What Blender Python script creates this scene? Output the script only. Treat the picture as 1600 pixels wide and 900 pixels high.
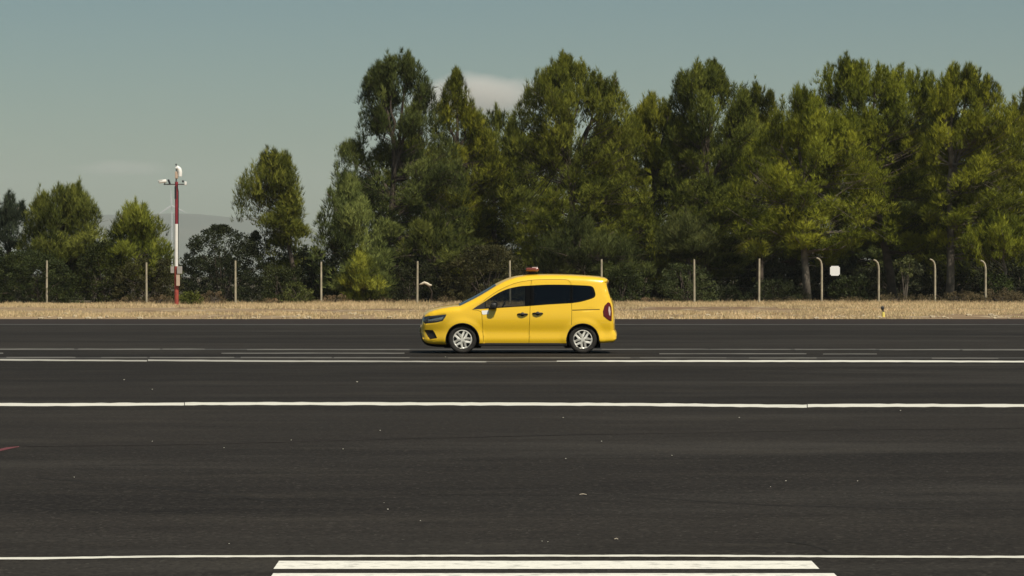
import bpy, bmesh, math, random
import numpy as np
from mathutils import Vector, Matrix
from mathutils.geometry import delaunay_2d_cdt

random.seed(7); rng = np.random.default_rng(7)
S = bpy.context.scene
COL = S.collection
for o in list(bpy.data.objects): bpy.data.objects.remove(o)

# ------------------------------------------------------------------ camera, world, sun, exposure
F = 4000.0; HOR = 431.0; CH = 1.765            # focal length in photo pixels, horizon row, eye height
cam_d = bpy.data.cameras.new('camera'); cam = bpy.data.objects.new('camera', cam_d); COL.objects.link(cam)
cam_d.sensor_width = 36; cam_d.lens = 36*F/1600
cam_d.shift_y = -(450-HOR)/1600
cam_d.clip_start = 0.5; cam_d.clip_end = 60000
cam.location = (0, 0, CH); cam.rotation_euler = (math.radians(90), 0, 0)
S.camera = cam

SUN_EL, SUN_AZ = math.radians(56), math.radians(54)     # azimuth measured from +x towards the camera (-y)
sd = Vector((math.cos(SUN_EL)*math.cos(SUN_AZ), -math.cos(SUN_EL)*math.sin(SUN_AZ), math.sin(SUN_EL)))
sun_d = bpy.data.lights.new('sun', 'SUN'); sun = bpy.data.objects.new('sun', sun_d); COL.objects.link(sun)
sun_d.energy = 5.0; sun_d.angle = math.radians(0.53); sun_d.color = (1.0, 0.92, 0.77)
sun.rotation_euler = sd.to_track_quat('Z', 'Y').to_euler(); sun.location = (50, -50, 80)

world = bpy.data.worlds.new('World'); S.world = world; world.use_nodes = True
wn = world.node_tree; wn.nodes.clear()
w_out = wn.nodes.new('ShaderNodeOutputWorld'); w_bg = wn.nodes.new('ShaderNodeBackground')
w_sky = wn.nodes.new('ShaderNodeTexSky'); w_sky.sky_type = 'NISHITA'; w_sky.sun_disc = False
w_sky.sun_elevation = SUN_EL; w_sky.sun_rotation = math.pi/2 + SUN_AZ
w_sky.air_density = 1.0; w_sky.dust_density = 1.2; w_sky.ozone_density = 1.0
w_hsv = wn.nodes.new('ShaderNodeHueSaturation'); w_hsv.inputs['Saturation'].default_value = 1.2
w_mul = wn.nodes.new('ShaderNodeMix'); w_mul.data_type = 'RGBA'; w_mul.blend_type = 'MULTIPLY'; w_mul.inputs[0].default_value = 1
w_mul.inputs[7].default_value = (0.89, 1.0, 0.90, 1)
wn.links.new(w_sky.outputs[0], w_hsv.inputs['Color']); wn.links.new(w_hsv.outputs[0], w_mul.inputs[6])
wn.links.new(w_mul.outputs[2], w_bg.inputs[0]); wn.links.new(w_bg.outputs[0], w_out.inputs[0])
w_bg.inputs[1].default_value = 0.061
S.cycles.volume_bounces = 2
S.view_settings.view_transform = 'Standard'; S.view_settings.look = 'None'
S.view_settings.exposure = -0.08; S.view_settings.gamma = 1.0
HAZE = 0.75e-4

# ------------------------------------------------------------------ helpers
def px_at(px, py, D): return Vector(((px-800)/F*D, D, CH+(HOR-py)/F*D))
def px_ground(px, py):
    D = F*CH/(py-HOR); return ((px-800)/F*D, D)

def tag(o, label=None, cat=None, group=None, kind=None):
    if label: o['label'] = label
    if cat: o['category'] = cat
    if group: o['group'] = group
    if kind: o['kind'] = kind
    return o
def empty(name, loc=(0,0,0), rz=0):
    o = bpy.data.objects.new(name, None); COL.objects.link(o); o.location = loc; o.rotation_euler = (0,0,rz)
    o.empty_display_size = 0.3
    return o
def mesh_obj(name, verts, faces, mat, parent=None, smooth=False, loc=None):
    me = bpy.data.meshes.new(name); me.from_pydata([tuple(v) for v in verts], [], [tuple(f) for f in faces]); me.validate()
    if smooth: me.polygons.foreach_set('use_smooth', [True]*len(me.polygons))
    o = bpy.data.objects.new(name, me); COL.objects.link(o)
    if mat: me.materials.append(mat)
    if parent: o.parent = parent
    if loc is not None: o.location = loc
    return o
def tri_obj(name, V, mat, parent=None, tint=None):
    """V: (n,3,3) loose triangles, tint: (n,) per-face float."""
    n = len(V); me = bpy.data.meshes.new(name)
    me.vertices.add(n*3); me.vertices.foreach_set('co', V.reshape(-1).astype(np.float32))
    me.loops.add(n*3); me.loops.foreach_set('vertex_index', np.arange(n*3, dtype=np.int32))
    me.polygons.add(n); me.polygons.foreach_set('loop_start', np.arange(0, n*3, 3, dtype=np.int32))
    if tint is not None:
        a = me.attributes.new('tint', 'FLOAT', 'FACE'); a.data.foreach_set('value', tint.astype(np.float32))
    me.update(calc_edges=True)
    me.materials.append(mat)
    o = bpy.data.objects.new(name, me); COL.objects.link(o)
    if parent: o.parent = parent
    return o

class MB:
    """collects simple solids into one mesh"""
    def __init__(s): s.v = []; s.f = []
    def add(s, v, f):
        b = len(s.v); s.v += [tuple(p) for p in v]; s.f += [tuple(i+b for i in q) for q in f]; return s
    def box(s, c, d, bev=0.0, rot=None):
        bm = bmesh.new(); bmesh.ops.create_cube(bm, size=1)
        bmesh.ops.scale(bm, vec=d, verts=bm.verts)
        if bev: bmesh.ops.bevel(bm, geom=bm.edges[:], offset=bev, segments=2, affect='EDGES', profile=0.5)
        if rot is not None: bmesh.ops.rotate(bm, matrix=rot, verts=bm.verts)
        bmesh.ops.translate(bm, vec=c, verts=bm.verts)
        bm.verts.index_update()
        s.add([v.co.copy() for v in bm.verts], [[v.index for v in f.verts] for f in bm.faces]); bm.free(); return s
    def tube(s, pts, rad, n=8, cap=True):
        pts = [Vector(p) for p in pts]
        if not hasattr(rad, '__len__'): rad = [rad]*len(pts)
        rings = []; ref = Vector((0.13, 0.9, 0.2)).normalized()
        for i, p in enumerate(pts):
            t = (pts[min(i+1, len(pts)-1)]-pts[max(i-1, 0)]).normalized()
            if abs(t.dot(ref)) > 0.95: r0 = Vector((1,0,0))
            else: r0 = ref
            a = t.cross(r0).normalized(); b = t.cross(a)
            rings.append([p+(a*math.cos(2*math.pi*k/n)+b*math.sin(2*math.pi*k/n))*rad[i] for k in range(n)])
        v = [q for r in rings for q in r]; f = []
        for i in range(len(pts)-1):
            for k in range(n):
                f.append((i*n+k, i*n+(k+1)%n, (i+1)*n+(k+1)%n, (i+1)*n+k))
        if cap: f.append(tuple(range(n))[::-1]); f.append(tuple((len(pts)-1)*n+k for k in range(n)))
        return s.add(v, f)
    def lathe(s, prof, c, axis='y', n=32):
        """prof: (radius, offset along the axis)"""
        v = []; f = []
        for (r, h) in prof:
            for k in range(n):
                a = 2*math.pi*k/n
                if axis == 'y': v.append((c[0]+r*math.cos(a), c[1]+h, c[2]+r*math.sin(a)))
                elif axis == 'z': v.append((c[0]+r*math.cos(a), c[1]+r*math.sin(a), c[2]+h))
                else: v.append((c[0]+h, c[1]+r*math.cos(a), c[2]+r*math.sin(a)))
        for i in range(len(prof)-1):
            for k in range(n): f.append((i*n+k, i*n+(k+1)%n, (i+1)*n+(k+1)%n, (i+1)*n+k))
        return s.add(v, f)
    def build(s, name, mat, parent=None, smooth=False, loc=None, sharp=None):
        o = mesh_obj(name, s.v, s.f, mat, parent, smooth, loc)
        if smooth and sharp is not None: o.data.set_sharp_from_angle(angle=math.radians(sharp))
        return o

# ------------------------------------------------------------------ materials
def mat(name, col=(.5,.5,.5), rough=.6, metal=0, spec=.5, coat=0, noise=None):
    """noise: (scale, amount) gives slight tone variation and relief"""
    m = bpy.data.materials.new(name); m.use_nodes = True; nt = m.node_tree
    b = nt.nodes['Principled BSDF']
    b.inputs['Base Color'].default_value = (*col, 1); b.inputs['Roughness'].default_value = rough
    b.inputs['Metallic'].default_value = metal; b.inputs['Specular IOR Level'].default_value = spec
    if coat: b.inputs['Coat Weight'].default_value = coat; b.inputs['Coat Roughness'].default_value = .06
    if noise:
        tc = nt.nodes.new('ShaderNodeTexCoord'); n = nt.nodes.new('ShaderNodeTexNoise')
        n.inputs['Scale'].default_value = noise[0]; n.inputs['Detail'].default_value = 5
        r = nt.nodes.new('ShaderNodeMapRange'); r.inputs[1].default_value = .3; r.inputs[2].default_value = .7
        r.inputs[3].default_value = 1-noise[1]; r.inputs[4].default_value = 1+noise[1]
        mx = nt.nodes.new('ShaderNodeMix'); mx.data_type = 'RGBA'; mx.blend_type = 'MULTIPLY'; mx.inputs[0].default_value = 1
        mx.inputs[6].default_value = (*col, 1)
        nt.links.new(tc.outputs['Object'], n.inputs['Vector']); nt.links.new(n.outputs['Fac'], r.inputs[0])
        nt.links.new(r.outputs[0], mx.inputs[7]); nt.links.new(mx.outputs[2], b.inputs['Base Color'])
    return m

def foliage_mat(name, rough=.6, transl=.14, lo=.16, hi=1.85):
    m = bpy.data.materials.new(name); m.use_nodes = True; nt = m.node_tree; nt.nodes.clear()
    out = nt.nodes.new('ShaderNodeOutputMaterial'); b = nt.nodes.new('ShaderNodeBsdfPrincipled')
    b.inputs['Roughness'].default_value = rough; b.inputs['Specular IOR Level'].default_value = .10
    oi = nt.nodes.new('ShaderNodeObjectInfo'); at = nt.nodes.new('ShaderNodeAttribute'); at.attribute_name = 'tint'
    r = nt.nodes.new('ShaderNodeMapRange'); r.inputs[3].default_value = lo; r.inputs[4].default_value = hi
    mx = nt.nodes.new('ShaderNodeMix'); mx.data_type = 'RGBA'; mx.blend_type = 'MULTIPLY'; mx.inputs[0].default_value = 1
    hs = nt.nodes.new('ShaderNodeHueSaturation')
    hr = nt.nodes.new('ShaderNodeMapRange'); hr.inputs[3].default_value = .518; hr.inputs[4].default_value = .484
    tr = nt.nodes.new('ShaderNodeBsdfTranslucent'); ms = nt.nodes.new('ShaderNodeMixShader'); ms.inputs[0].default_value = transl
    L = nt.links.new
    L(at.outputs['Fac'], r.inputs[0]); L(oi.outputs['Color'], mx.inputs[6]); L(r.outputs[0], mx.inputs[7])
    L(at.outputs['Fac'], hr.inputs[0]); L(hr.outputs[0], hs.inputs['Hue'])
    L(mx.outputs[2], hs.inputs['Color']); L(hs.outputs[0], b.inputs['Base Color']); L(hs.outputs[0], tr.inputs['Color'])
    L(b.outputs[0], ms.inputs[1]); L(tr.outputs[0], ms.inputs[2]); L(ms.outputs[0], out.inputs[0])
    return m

def ground_mat(name, layers, rough=.9, bump=0, spec=.2):
    """layers: list of (kind, scale xyz, detail, colour, lo, hi, strength): colour laid over the previous one where the noise is lo..hi;
    the first entry is just a base colour"""
    m = bpy.data.materials.new(name); m.use_nodes = True; nt = m.node_tree; b = nt.nodes['Principled BSDF']
    b.inputs['Roughness'].default_value = rough; b.inputs['Specular IOR Level'].default_value = spec
    tc = nt.nodes.new('ShaderNodeTexCoord'); prev = None; base = layers[0]; lastn = None
    for (kind, sc, det, col, lo, hi, st) in layers[1:]:
        mp = nt.nodes.new('ShaderNodeMapping'); mp.inputs['Scale'].default_value = sc
        mp.inputs['Location'].default_value = (random.uniform(0,50), random.uniform(0,50), 0)
        nt.links.new(tc.outputs['Object'], mp.inputs['Vector'])
        if kind == 'voronoi':
            n = nt.nodes.new('ShaderNodeTexVoronoi'); n.inputs['Scale'].default_value = 1; src = n.outputs['Color']
        else:
            n = nt.nodes.new('ShaderNodeTexNoise'); n.inputs['Scale'].default_value = 1; n.inputs['Detail'].default_value = det
            n.inputs['Roughness'].default_value = .6; src = n.outputs['Fac']
        nt.links.new(mp.outputs[0], n.inputs['Vector'])
        r = nt.nodes.new('ShaderNodeMapRange'); r.inputs[1].default_value = lo; r.inputs[2].default_value = hi; r.inputs[4].default_value = st
        nt.links.new(src, r.inputs[0])
        mx = nt.nodes.new('ShaderNodeMix'); mx.data_type = 'RGBA'
        nt.links.new(r.outputs[0], mx.inputs[0])
        if prev is None: mx.inputs[6].default_value = (*base, 1)
        else: nt.links.new(prev, mx.inputs[6])
        mx.inputs[7].default_value = (*col, 1); prev = mx.outputs[2]; lastn = src
    if prev is not None: nt.links.new(prev, b.inputs['Base Color'])
    else: b.inputs['Base Color'].default_value = (*base, 1)
    if bump and lastn is not None:
        bp = nt.nodes.new('ShaderNodeBump'); bp.inputs['Strength'].default_value = bump; bp.inputs['Distance'].default_value = .01
        nt.links.new(lastn, bp.inputs['Height']); nt.links.new(bp.outputs[0], b.inputs['Normal'])
    return m

M = {}
A0 = (0.0212,0.0187,0.0160)
M['asphalt'] = ground_mat('asphalt', [A0,
    ('noise', (.010, .09, 1), 4, (0.0324,0.0284,0.0239), .44, .60, .9),
    ('noise', (.10, .33, 1), 5, (.052,.0475,.041), .51, .67, .6),
    ('noise', (.04, .30, 1), 4, (0.0108,0.0096,0.0086), .50, .64, .65),
    ('noise', (.30, 1.2, 1), 6, (0.0495,0.0439,0.0353), .53, .70, .45),
    ('noise', (.9, 3, 1), 6, (0.0099,0.0088,0.0078), .50, .68, .30),
    ('noise', (14, 14, 1), 5, (0.0702,0.0619,0.0521), .50, .70, .45),
    ('noise', (30, 16, 1), 4, (0.0045,0.0041,0.0038), .50, .68, .5),
    ('voronoi', (55, 40, 1), 0, (0.1248,0.1170,0.1014), .86, 1.0, .5)], bump=.3, spec=.08)
M['shoulder'] = ground_mat('shoulder', [(.030,.024,.021), ('noise', (.08, .6, 1), 4, (.045,.036,.030), .45, .75, .7)], spec=.1)
M['soil'] = ground_mat('soil', [(.30,.215,.125),
    ('noise', (.03, .07, 1), 4, (.15,.090,.055), .47, .60, .9),
    ('noise', (.25, .10, 1), 5, (.17,.115,.07), .50, .66, .8),
    ('noise', (.6, .16, 1), 5, (.48,.40,.27), .54, .68, .8)])
M['terrain'] = ground_mat('terrain', [(.085,.07,.045), ('noise', (.2,.2,1), 5, (.055,.05,.03), .4, .65, .8)])
M['hills'] = ground_mat('hills', [(.075,.085,.065), ('noise', (.004,.004,.01), 6, (.105,.105,.08), .45, .65, .8)])
def paint(name, col, wear, wearcol=(.04,.037,.033), sc=(1.5, 12, 1)):
    return ground_mat(name, [col, ('noise', sc, 6, wearcol, wear[0], wear[1], wear[2]),
                             ('noise', (30, 40, 1), 3, tuple(c*.72 for c in col), .45, .7, .5)], rough=.7, spec=.2)
M['paint'] = paint('white_paint', (.70,.68,.60), (.54,.74,.55))
M['paint_bar'] = paint('white_bar_paint', (.80,.78,.70), (.52,.70,.55), sc=(8, 10, 1))
M['paint_old'] = paint('old_white_paint', (.52,.50,.44), (.42,.62,.75), sc=(.5, 10, 1))
M['paint_faded'] = paint('faded_white_paint', (.20,.19,.165), (.40,.62,.9), sc=(.45, 4, 1))
M['paint_ghost'] = paint('almost_gone_paint', (.095,.09,.08), (.42,.70,.9), sc=(.35, 4, 1))
M['red_paint'] = paint('red_paint', (.16,.045,.05), (.45,.8,.6), sc=(2, 8, 1))

M['yellow'] = mat('yellow_car_paint', (.92,.57,.020), .32, coat=.8)
M['black_plastic'] = mat('black_plastic', (.014,.013,.012), .55)
M['black_gloss'] = mat('black_gloss', (.008,.008,.008), .12)
M['pillar_black'] = mat('pillar_black', (.004,.004,.004), .35, spec=.08)
M['rubber'] = mat('rubber', (.022,.019,.016), .85, noise=(20,.25))
M['silver'] = mat('silver_hubcap', (.80,.77,.69), .34, metal=.25)
M['dark_void'] = mat('dark_underbody', (.006,.006,.006), .95)
M['seat'] = mat('seat_fabric', (.018,.018,.019), .95)
M['red_lens'] = mat('red_lens', (.10,.005,.005), .25, coat=.15)
M['clear_lens'] = mat('clear_lens', (.62,.48,.42), .12, coat=1)
M['head_lens'] = mat('headlight_dark', (.03,.032,.035), .06, coat=1)
M['lamp_silver'] = mat('lamp_silver', (.42,.43,.43), .15, metal=.8)
M['amber'] = mat('amber_lens', (.17,.045,.03), .15, coat=.6)
M['glint_white'] = mat('glint_white', (.86,.85,.82), .3)
M['plate'] = mat('plate_white', (.6,.58,.52), .4)
def glass_mat(name, tint, fac):
    m = bpy.data.materials.new(name); m.use_nodes = True; nt = m.node_tree; nt.nodes.clear()
    out = nt.nodes.new('ShaderNodeOutputMaterial'); t = nt.nodes.new('ShaderNodeBsdfTransparent'); t.inputs[0].default_value = (*tint, 1)
    g = nt.nodes.new('ShaderNodeBsdfGlossy'); g.inputs['Roughness'].default_value = .02; g.inputs['Color'].default_value = (.9,.9,.9,1)
    fr = nt.nodes.new('ShaderNodeFresnel'); fr.inputs[0].default_value = 1.45
    mx = nt.nodes.new('ShaderNodeMixShader')
    nt.links.new(fr.outputs[0], mx.inputs[0]); nt.links.new(t.outputs[0], mx.inputs[1]); nt.links.new(g.outputs[0], mx.inputs[2])
    nt.links.new(mx.outputs[0], out.inputs[0]); return m
M['glass'] = glass_mat('window_glass', (.42,.44,.43), 1)
M['tinted'] = glass_mat('tinted_glass', (.10,.10,.10), 1)
M['windshield'] = glass_mat('windshield_glass', (.55,.60,.58), 1)

M['post'] = mat('weathered_concrete_post', (.38,.335,.24), .9, noise=(3,.25))
M['wire'] = mat('wire', (.05,.047,.04), .8)
M['sign'] = mat('white_sign', (.88,.88,.86), .4)
M['mast_red'] = mat('mast_red', (.24,.022,.035), .5, noise=(4,.2))
M['mast_red_low'] = mat('mast_red_low', (.36,.065,.045), .6, noise=(4,.25))
M['mast_white'] = mat('mast_white', (.86,.85,.80), .45, noise=(4,.04))
M['grey_box'] = mat('grey_box', (.36,.34,.31), .6, noise=(6,.1))
M['beige_box'] = mat('beige_box', (.56,.42,.32), .6, noise=(6,.1))
M['camera_white'] = mat('camera_white', (.88,.87,.83), .35)
M['dark_metal'] = mat('dark_metal', (.02,.02,.025), .5)
M['grey_metal'] = mat('grey_metal', (.13,.13,.13), .5, metal=.4)
M['marker_yellow'] = mat('marker_yellow', (.80,.66,.16), .5, noise=(6,.1))
M['turbine'] = mat('turbine_white', (.5,.5,.5), .5)
M['bark'] = mat('pine_bark', (.075,.058,.044), .95, noise=(2.5,.5))
M['bark_pale'] = mat('pale_bark', (.14,.118,.092), .95, noise=(2.5,.45))
M['dead'] = mat('bleached_dead_wood', (.62,.54,.42), .9, noise=(4,.2))
M['needles'] = foliage_mat('pine_needles')
M['leaves'] = foliage_mat('shrub_leaves', rough=.5, transl=.2)
M['straw'] = foliage_mat('dry_grass_blades', rough=.8, transl=.25, lo=.5, hi=1.3)
M['pebble'] = mat('pebble', (.55,.52,.44), .9, noise=(30,.2))

# ------------------------------------------------------------------ the setting
def sheet(name, x0, x1, y0, y1, z, m, label=None):
    o = mesh_obj(name, [(x0,y0,z),(x1,y0,z),(x1,y1,z),(x0,y1,z)], [(0,1,2,3)], m); tag(o, label, kind='structure'); return o
Y_ASPH = 94.0; Y_SHO = 105.0; Y_FENCE = 164.0
sheet('terrain', -8000, 8000, -500, 10400, -0.024, M['terrain'])
sheet('grass_verge', -600, 600, Y_SHO-.3, Y_FENCE+3, -0.010, M['soil'])
sheet('asphalt_shoulder', -600, 600, Y_ASPH-.3, Y_SHO, -0.005, M['shoulder'])
sheet('runway', -600, 600, -300, Y_ASPH, 0.0, M['asphalt'])

def line(name, pts, m, label, z=.004, ext=(True, True)):
    """pts: (px, py top edge, py bottom edge) rows of the photo, laid on the ground"""
    xs = np.arange(pts[0][0], pts[-1][0], 14.0); xs = np.append(xs, pts[-1][0]); p_ = np.array(pts); w_ = (p_[:,2]-p_[:,1]).mean()
    pts = [(x, np.interp(x, p_[:,0], p_[:,1])+w_*random.uniform(.07,.19), np.interp(x, p_[:,0], p_[:,2])-w_*random.uniform(.07,.19)) for x in xs]
    v = []; f = []
    for i, (px, a, b) in enumerate(pts):
        xa, ya = px_ground(px, a); xb, yb = px_ground(px, b)
        v += [(xa, ya, z), (xb, yb, z)]
        if i: k = 2*i; f.append((k-2, k-1, k+1, k))
    o = mesh_obj(name, v, f, m); tag(o, label, kind='structure'); return o
P1 = (M['paint'])
line('white_line', [(-2600,871.2,875.5),(-100,871.4,875.6),(60,871.2,875.4),(130,870,874.2),(250,868.3,872.4),(500,867.7,871.6),(800,867.2,871.2),(1100,867.2,871.2),(1350,868.4,872.6),(1600,868.8,873.2),(4200,869.4,874)], M['paint'], 'narrow white line just beyond the two thick white bars')
line('white_bar', [(436,877.6,890),(438,877.4,890.6),(1266,877,889.2),(1267,877.2,889.2)], M['paint_bar'], 'upper of two thick white bars painted in the foreground')
bars = bpy.data.objects['white_bar']
def bar(name, x0t, x1t, yt, yb, label):
    # an oblong with its short sides along the view
    D0 = F*CH/(yt-HOR); D1 = F*CH/(yb-HOR); xl = (x0t-800)/F*D0; xr = (x1t-800)/F*D0
    o = mesh_obj(name, [(xl,D0,.004),(xl+.006,D1,.004),(xr-.004,D1,.004),(xr,D0,.004)], [(0,1,2,3)], M['paint_bar']); tag(o, label, kind='structure')
bpy.data.objects.remove(bars)
bar('white_bar', 436, 1268, 877.2, 889.8, 'upper of two thick white bars painted in the foreground')
bar('white_bar', 427, 1303, 896.6, 910, 'lower thick white bar cut off by the bottom edge of the view')
line('white_line', [(-2600,630,636),(0,629.4,635.6),(100,629.6,635.8),(287.6,628.6,634.6)], M['paint'], 'left stretch of the wide white line between car and foreground')
line('white_line', [(288.8,628.2,634.2),(450,628,634),(800,628.6,634.8),(1000,629.4,635.6),(1150,631,637),(1260.6,632,638.4)], M['paint'], 'middle stretch of the wide white line between car and foreground')
line('white_line', [(1262,631,637.4),(1400,630.6,636.8),(1600,631.2,637.2),(4200,633,639)], M['paint'], 'right stretch of the wide white line between car and foreground')
line('white_line', [(-2600,561,564.4),(0,560.6,564.2),(120,561.6,564.8),(229.6,562.4,565.4)], M['paint_old'], 'white line left of the dark break, closer than the car')
line('white_line', [(231,561.6,564.8),(400,562.6,566),(630,563.6,566.4),(760,564.6,566.6)], M['paint_old'], 'white line passing in front of the car bonnet, fading to the right')
line('white_line', [(870,563.4,565.6),(960,562.8,566),(1200,562.6,566.2),(1400,562.8,566.4),(1600,563.6,567),(4200,565,568.4)], M['paint'], 'bright white line right of the car rear wheel')
def dashes(rows, m, label):
    for (a, b, yt, yb) in rows: line('worn_line', [(a,yt,yb),((a+b)/2,yt+random.uniform(-.15,.15),yb),(b,yt,yb)], m, label)
dashes([(-300,116,544.6,547),(122,250,544.6,547),(254,320,544.6,547),(386,640,545.2,547.4),(940,1106,545,547),(1110,1236,545.2,547),(1242,1368,545,547.2),(1374,1500,545.4,547.6),(1504,1900,545.6,548)], M['paint_faded'], 'worn greyish dash of the farther faded line beside the car')
dashes([(-60,5,551,553.4),(346,632,551,553.2),(1030,1260,552,554),(1286,1370,552.4,554.2)], M['paint_faded'], 'worn greyish dash of the middle faded line level with the tyres')
dashes([(10,118,557.6,560),(158,230,557.8,560),(234,366,557.8,560),(376,518,557.8,560.2),(522,640,558,560.2),(700,985,558.4,560.4),(1000,1135,558.4,560.4),(1170,1276,558.4,560.6),(1456,1560,558.8,561)], M['paint_faded'], 'worn greyish dash of the nearer faded line below the car')
line('worn_line', [(-2600,544.9,546.6),(800,545.1,546.8),(4200,545.8,547.4)], M['paint_ghost'], 'almost vanished long line running behind the car tyres', z=.002)
line('worn_line', [(-2600,558,559.8),(800,558.5,560.2),(4200,559,560.8)], M['paint_ghost'], 'almost vanished long line running in front of the car', z=.002)
M['tyre_mark'] = ground_mat('tyre_rubber', [(.0185,.0172,.0155), ('noise', (.4,2,1), 4, (.030,.028,.025), .45, .62, .9)], spec=.1)
for pts_, lab in (([(55,746,747.6),(200,757,758.8),(330,769,771),(440,784,786)], 'faint dark tyre streak sloping across the left of the near asphalt'),
                  ([(980,776,777.2),(1200,789,790.4),(1500,794,795.6),(2000,797,798.6)], 'faint dark tyre streak across the right of the near asphalt'),
                  ([(1228,846,847.4),(1262,850,851.6),(1290,858,860),(1305,866,868.4)], 'short curved tyre scuff above the right end of the thick bars')):
    line('tyre_mark', pts_, M['tyre_mark'], lab, z=.002)
line('edge_line', [(-2600,506,507.4),(800,506.4,507.8),(4200,506.6,508)], M['paint_ghost'], 'faint pale line along the far edge of the asphalt')
line('worn_line', [(700,564.2,566.2),(800,564.2,566.2),(872,563.8,566)], M['paint_faded'], 'faded stretch of the white line just below the car doors', z=.003)
line('red_line', [(-60,709,713),(0,702,706.4),(12,698.6,702.6),(30,697.2,699.2)], M['red_paint'], 'short dull red painted stroke at the left edge of the asphalt')
M['seam'] = ground_mat('seam', [(.040,.034,.031), ('noise', (.3,2,1), 4, (.024,.021,.019), .42, .62, .9)], spec=.1)
line('tar_seam', [(40,697.2,698.2),(300,694,694.9),(600,686,686.8),(900,679,679.8),(1300,672,672.7),(2000,664,664.6)], M['seam'], 'thin pale seam crossing the asphalt at a slant')

# hills
def hills():
    nx, ny = 160, 24; X = np.linspace(-6500, 6500, nx); Y = np.linspace(6600, 10300, ny)
    D = 9000.0
    prof_px = np.array([-3000,-1500,-500,0,100,165,250,311,358,383,430,600,900,1500,3000]); prof_py = np.array([400,370,350,342,340,336.5,332.5,333,337,340.5,347,372,392,385,405])
    v = []; f = []
    for j, y in enumerate(Y):
        for i, x in enumerate(X):
            h = (HOR-np.interp(x*F/D+800, prof_px, prof_py))/F*D
            s = math.exp(-((y-9000)/900)**2)
            w = 14*math.sin(x*.0031+y*.002)+9*math.sin(x*.0083-y*.004)+5*math.sin(x*.021+1)
            fore = 75*math.exp(-((y-7600)/420)**2)*(1+.5*math.sin(x*.0019+.4)) 
            v.append((x, y, h*s+w*s*.35+fore-3 if 0 < j < ny-1 else -3))
    for j in range(ny-1):
        for i in range(nx-1): a = j*nx+i; f.append((a, a+1, a+nx+1, a+nx))
    o = mesh_obj('hills', v, f, M['hills'], smooth=True); tag(o, 'low hazy blue grey hills on the horizon', kind='structure')
hills()

# ------------------------------------------------------------------ the car
SC = 68.9; CX = 809.5; GY = 552.6
def U(px): return (px-CX)/SC
def Z(py): return (GY-py)/SC
def P(l): return [(U(a), Z(b)) for a, b in l]
def smooth_poly(pts, n=4, closed=False):
    """Catmull-Rom through pts"""
    out = []; N = len(pts); rg = range(N) if closed else range(N-1)
    for i in rg:
        g = lambda k: pts[k % N] if closed else pts[min(max(k, 0), N-1)]
        p0, p1, p2, p3 = g(i-1), g(i), g(i+1), g(i+2)
        for k in range(n):
            t = k/n
            out.append(tuple(.5*((2*p1[c])+(-p0[c]+p2[c])*t+(2*p0[c]-5*p1[c]+4*p2[c]-p3[c])*t*t+(-p0[c]+3*p1[c]-3*p2[c]+p3[c])*t**3) for c in (0,1)))
    if not closed: out.append(pts[-1])
    return out
def arch(cx, cy, r, a0, a1, n=28):
    return [(cx+r*math.cos(math.radians(a0+(a1-a0)*k/n)), cy-r*math.sin(math.radians(a0+(a1-a0)*k/n))) for k in range(n+1)]
seg_nose = smooth_poly([(697,538.4),(680,538),(667,536.4),(660.6,531.4),(658.2,524),(657.8,514),(658.4,505),(660,498),(662.8,493.2)], 3)
seg_hood = smooth_poly([(662.8,493.2),(670.5,487.8),(686,482.8),(704,479.6),(718,478.2)], 4)
seg_wind = smooth_poly([(718,478.2),(740,467.2),(757,457.6),(775,446.6)], 4)
seg_roof = smooth_poly([(775,446.6),(787,440.0),(801,434.6),(812,432.0),(823.5,430.6),(840,429.9),(855,429.6),(872,429.7),(888.8,430.1),(905,430.8),(922.5,431.9),(937,433.2),(946,434.8),(950.2,437.4)], 2)
seg_rear = smooth_poly([(950.2,437.4),(949.4,441),(948.6,445),(951,455),(954.4,466),(957.8,477),(959,490),(959.5,505),(960,516)], 3)
seg_bump = smooth_poly([(960,516),(963.2,521.4),(963.8,526),(962.6,531),(958,534.6),(945,535.9),(936.2,536.0)], 3)
ar_r = arch(910.6, 531.5, 26.0, -9.8, 189.8); ar_r[0] = (936.2,536.0)
ar_f = arch(722.5, 531.5, 26.6, -9.8, 195.0); ar_f[-1] = (697,538.4)
def dens(pts, step=4.0):
    out = []
    for (a, b) in zip(pts[:-1], pts[1:]):
        n = max(1, int(math.hypot(b[0]-a[0], b[1]-a[1])/step))
        out += [(a[0]+(b[0]-a[0])*k/n, a[1]+(b[1]-a[1])*k/n) for k in range(n)]
    return out+[pts[-1]]
top_px = seg_nose+seg_hood[1:]+seg_wind[1:]+seg_roof[1:]+seg_rear[1:]+seg_bump[1:]
out_px = top_px+ar_r[1:]+dens([ar_r[-1],(884.5,536.2),(750,536.2),ar_f[0]])[1:]+ar_f[1:-1]
OUT = P(out_px); TOP = P(top_px)
top_arr = np.array(TOP)
def seg_dist(pt, arr):
    a = arr[:-1]; b = arr[1:]; d = b-a; t = np.clip(((pt-a)*d).sum(1)/np.maximum((d*d).sum(1), 1e-12), 0, 1)
    return np.sqrt((((a+d*t[:,None])-pt)**2).sum(1).min())
WZ = np.array([[.15,.885],[.22,.906],[.30,.932],[.37,.926],[.43,.914],[.48,.906],[.54,.910],[.62,.924],[.70,.933],[.80,.934],[.90,.924],[1.0,.905],[1.08,.890],[1.25,.858],[1.45,.818],[1.65,.772],[1.80,.735]])
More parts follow.
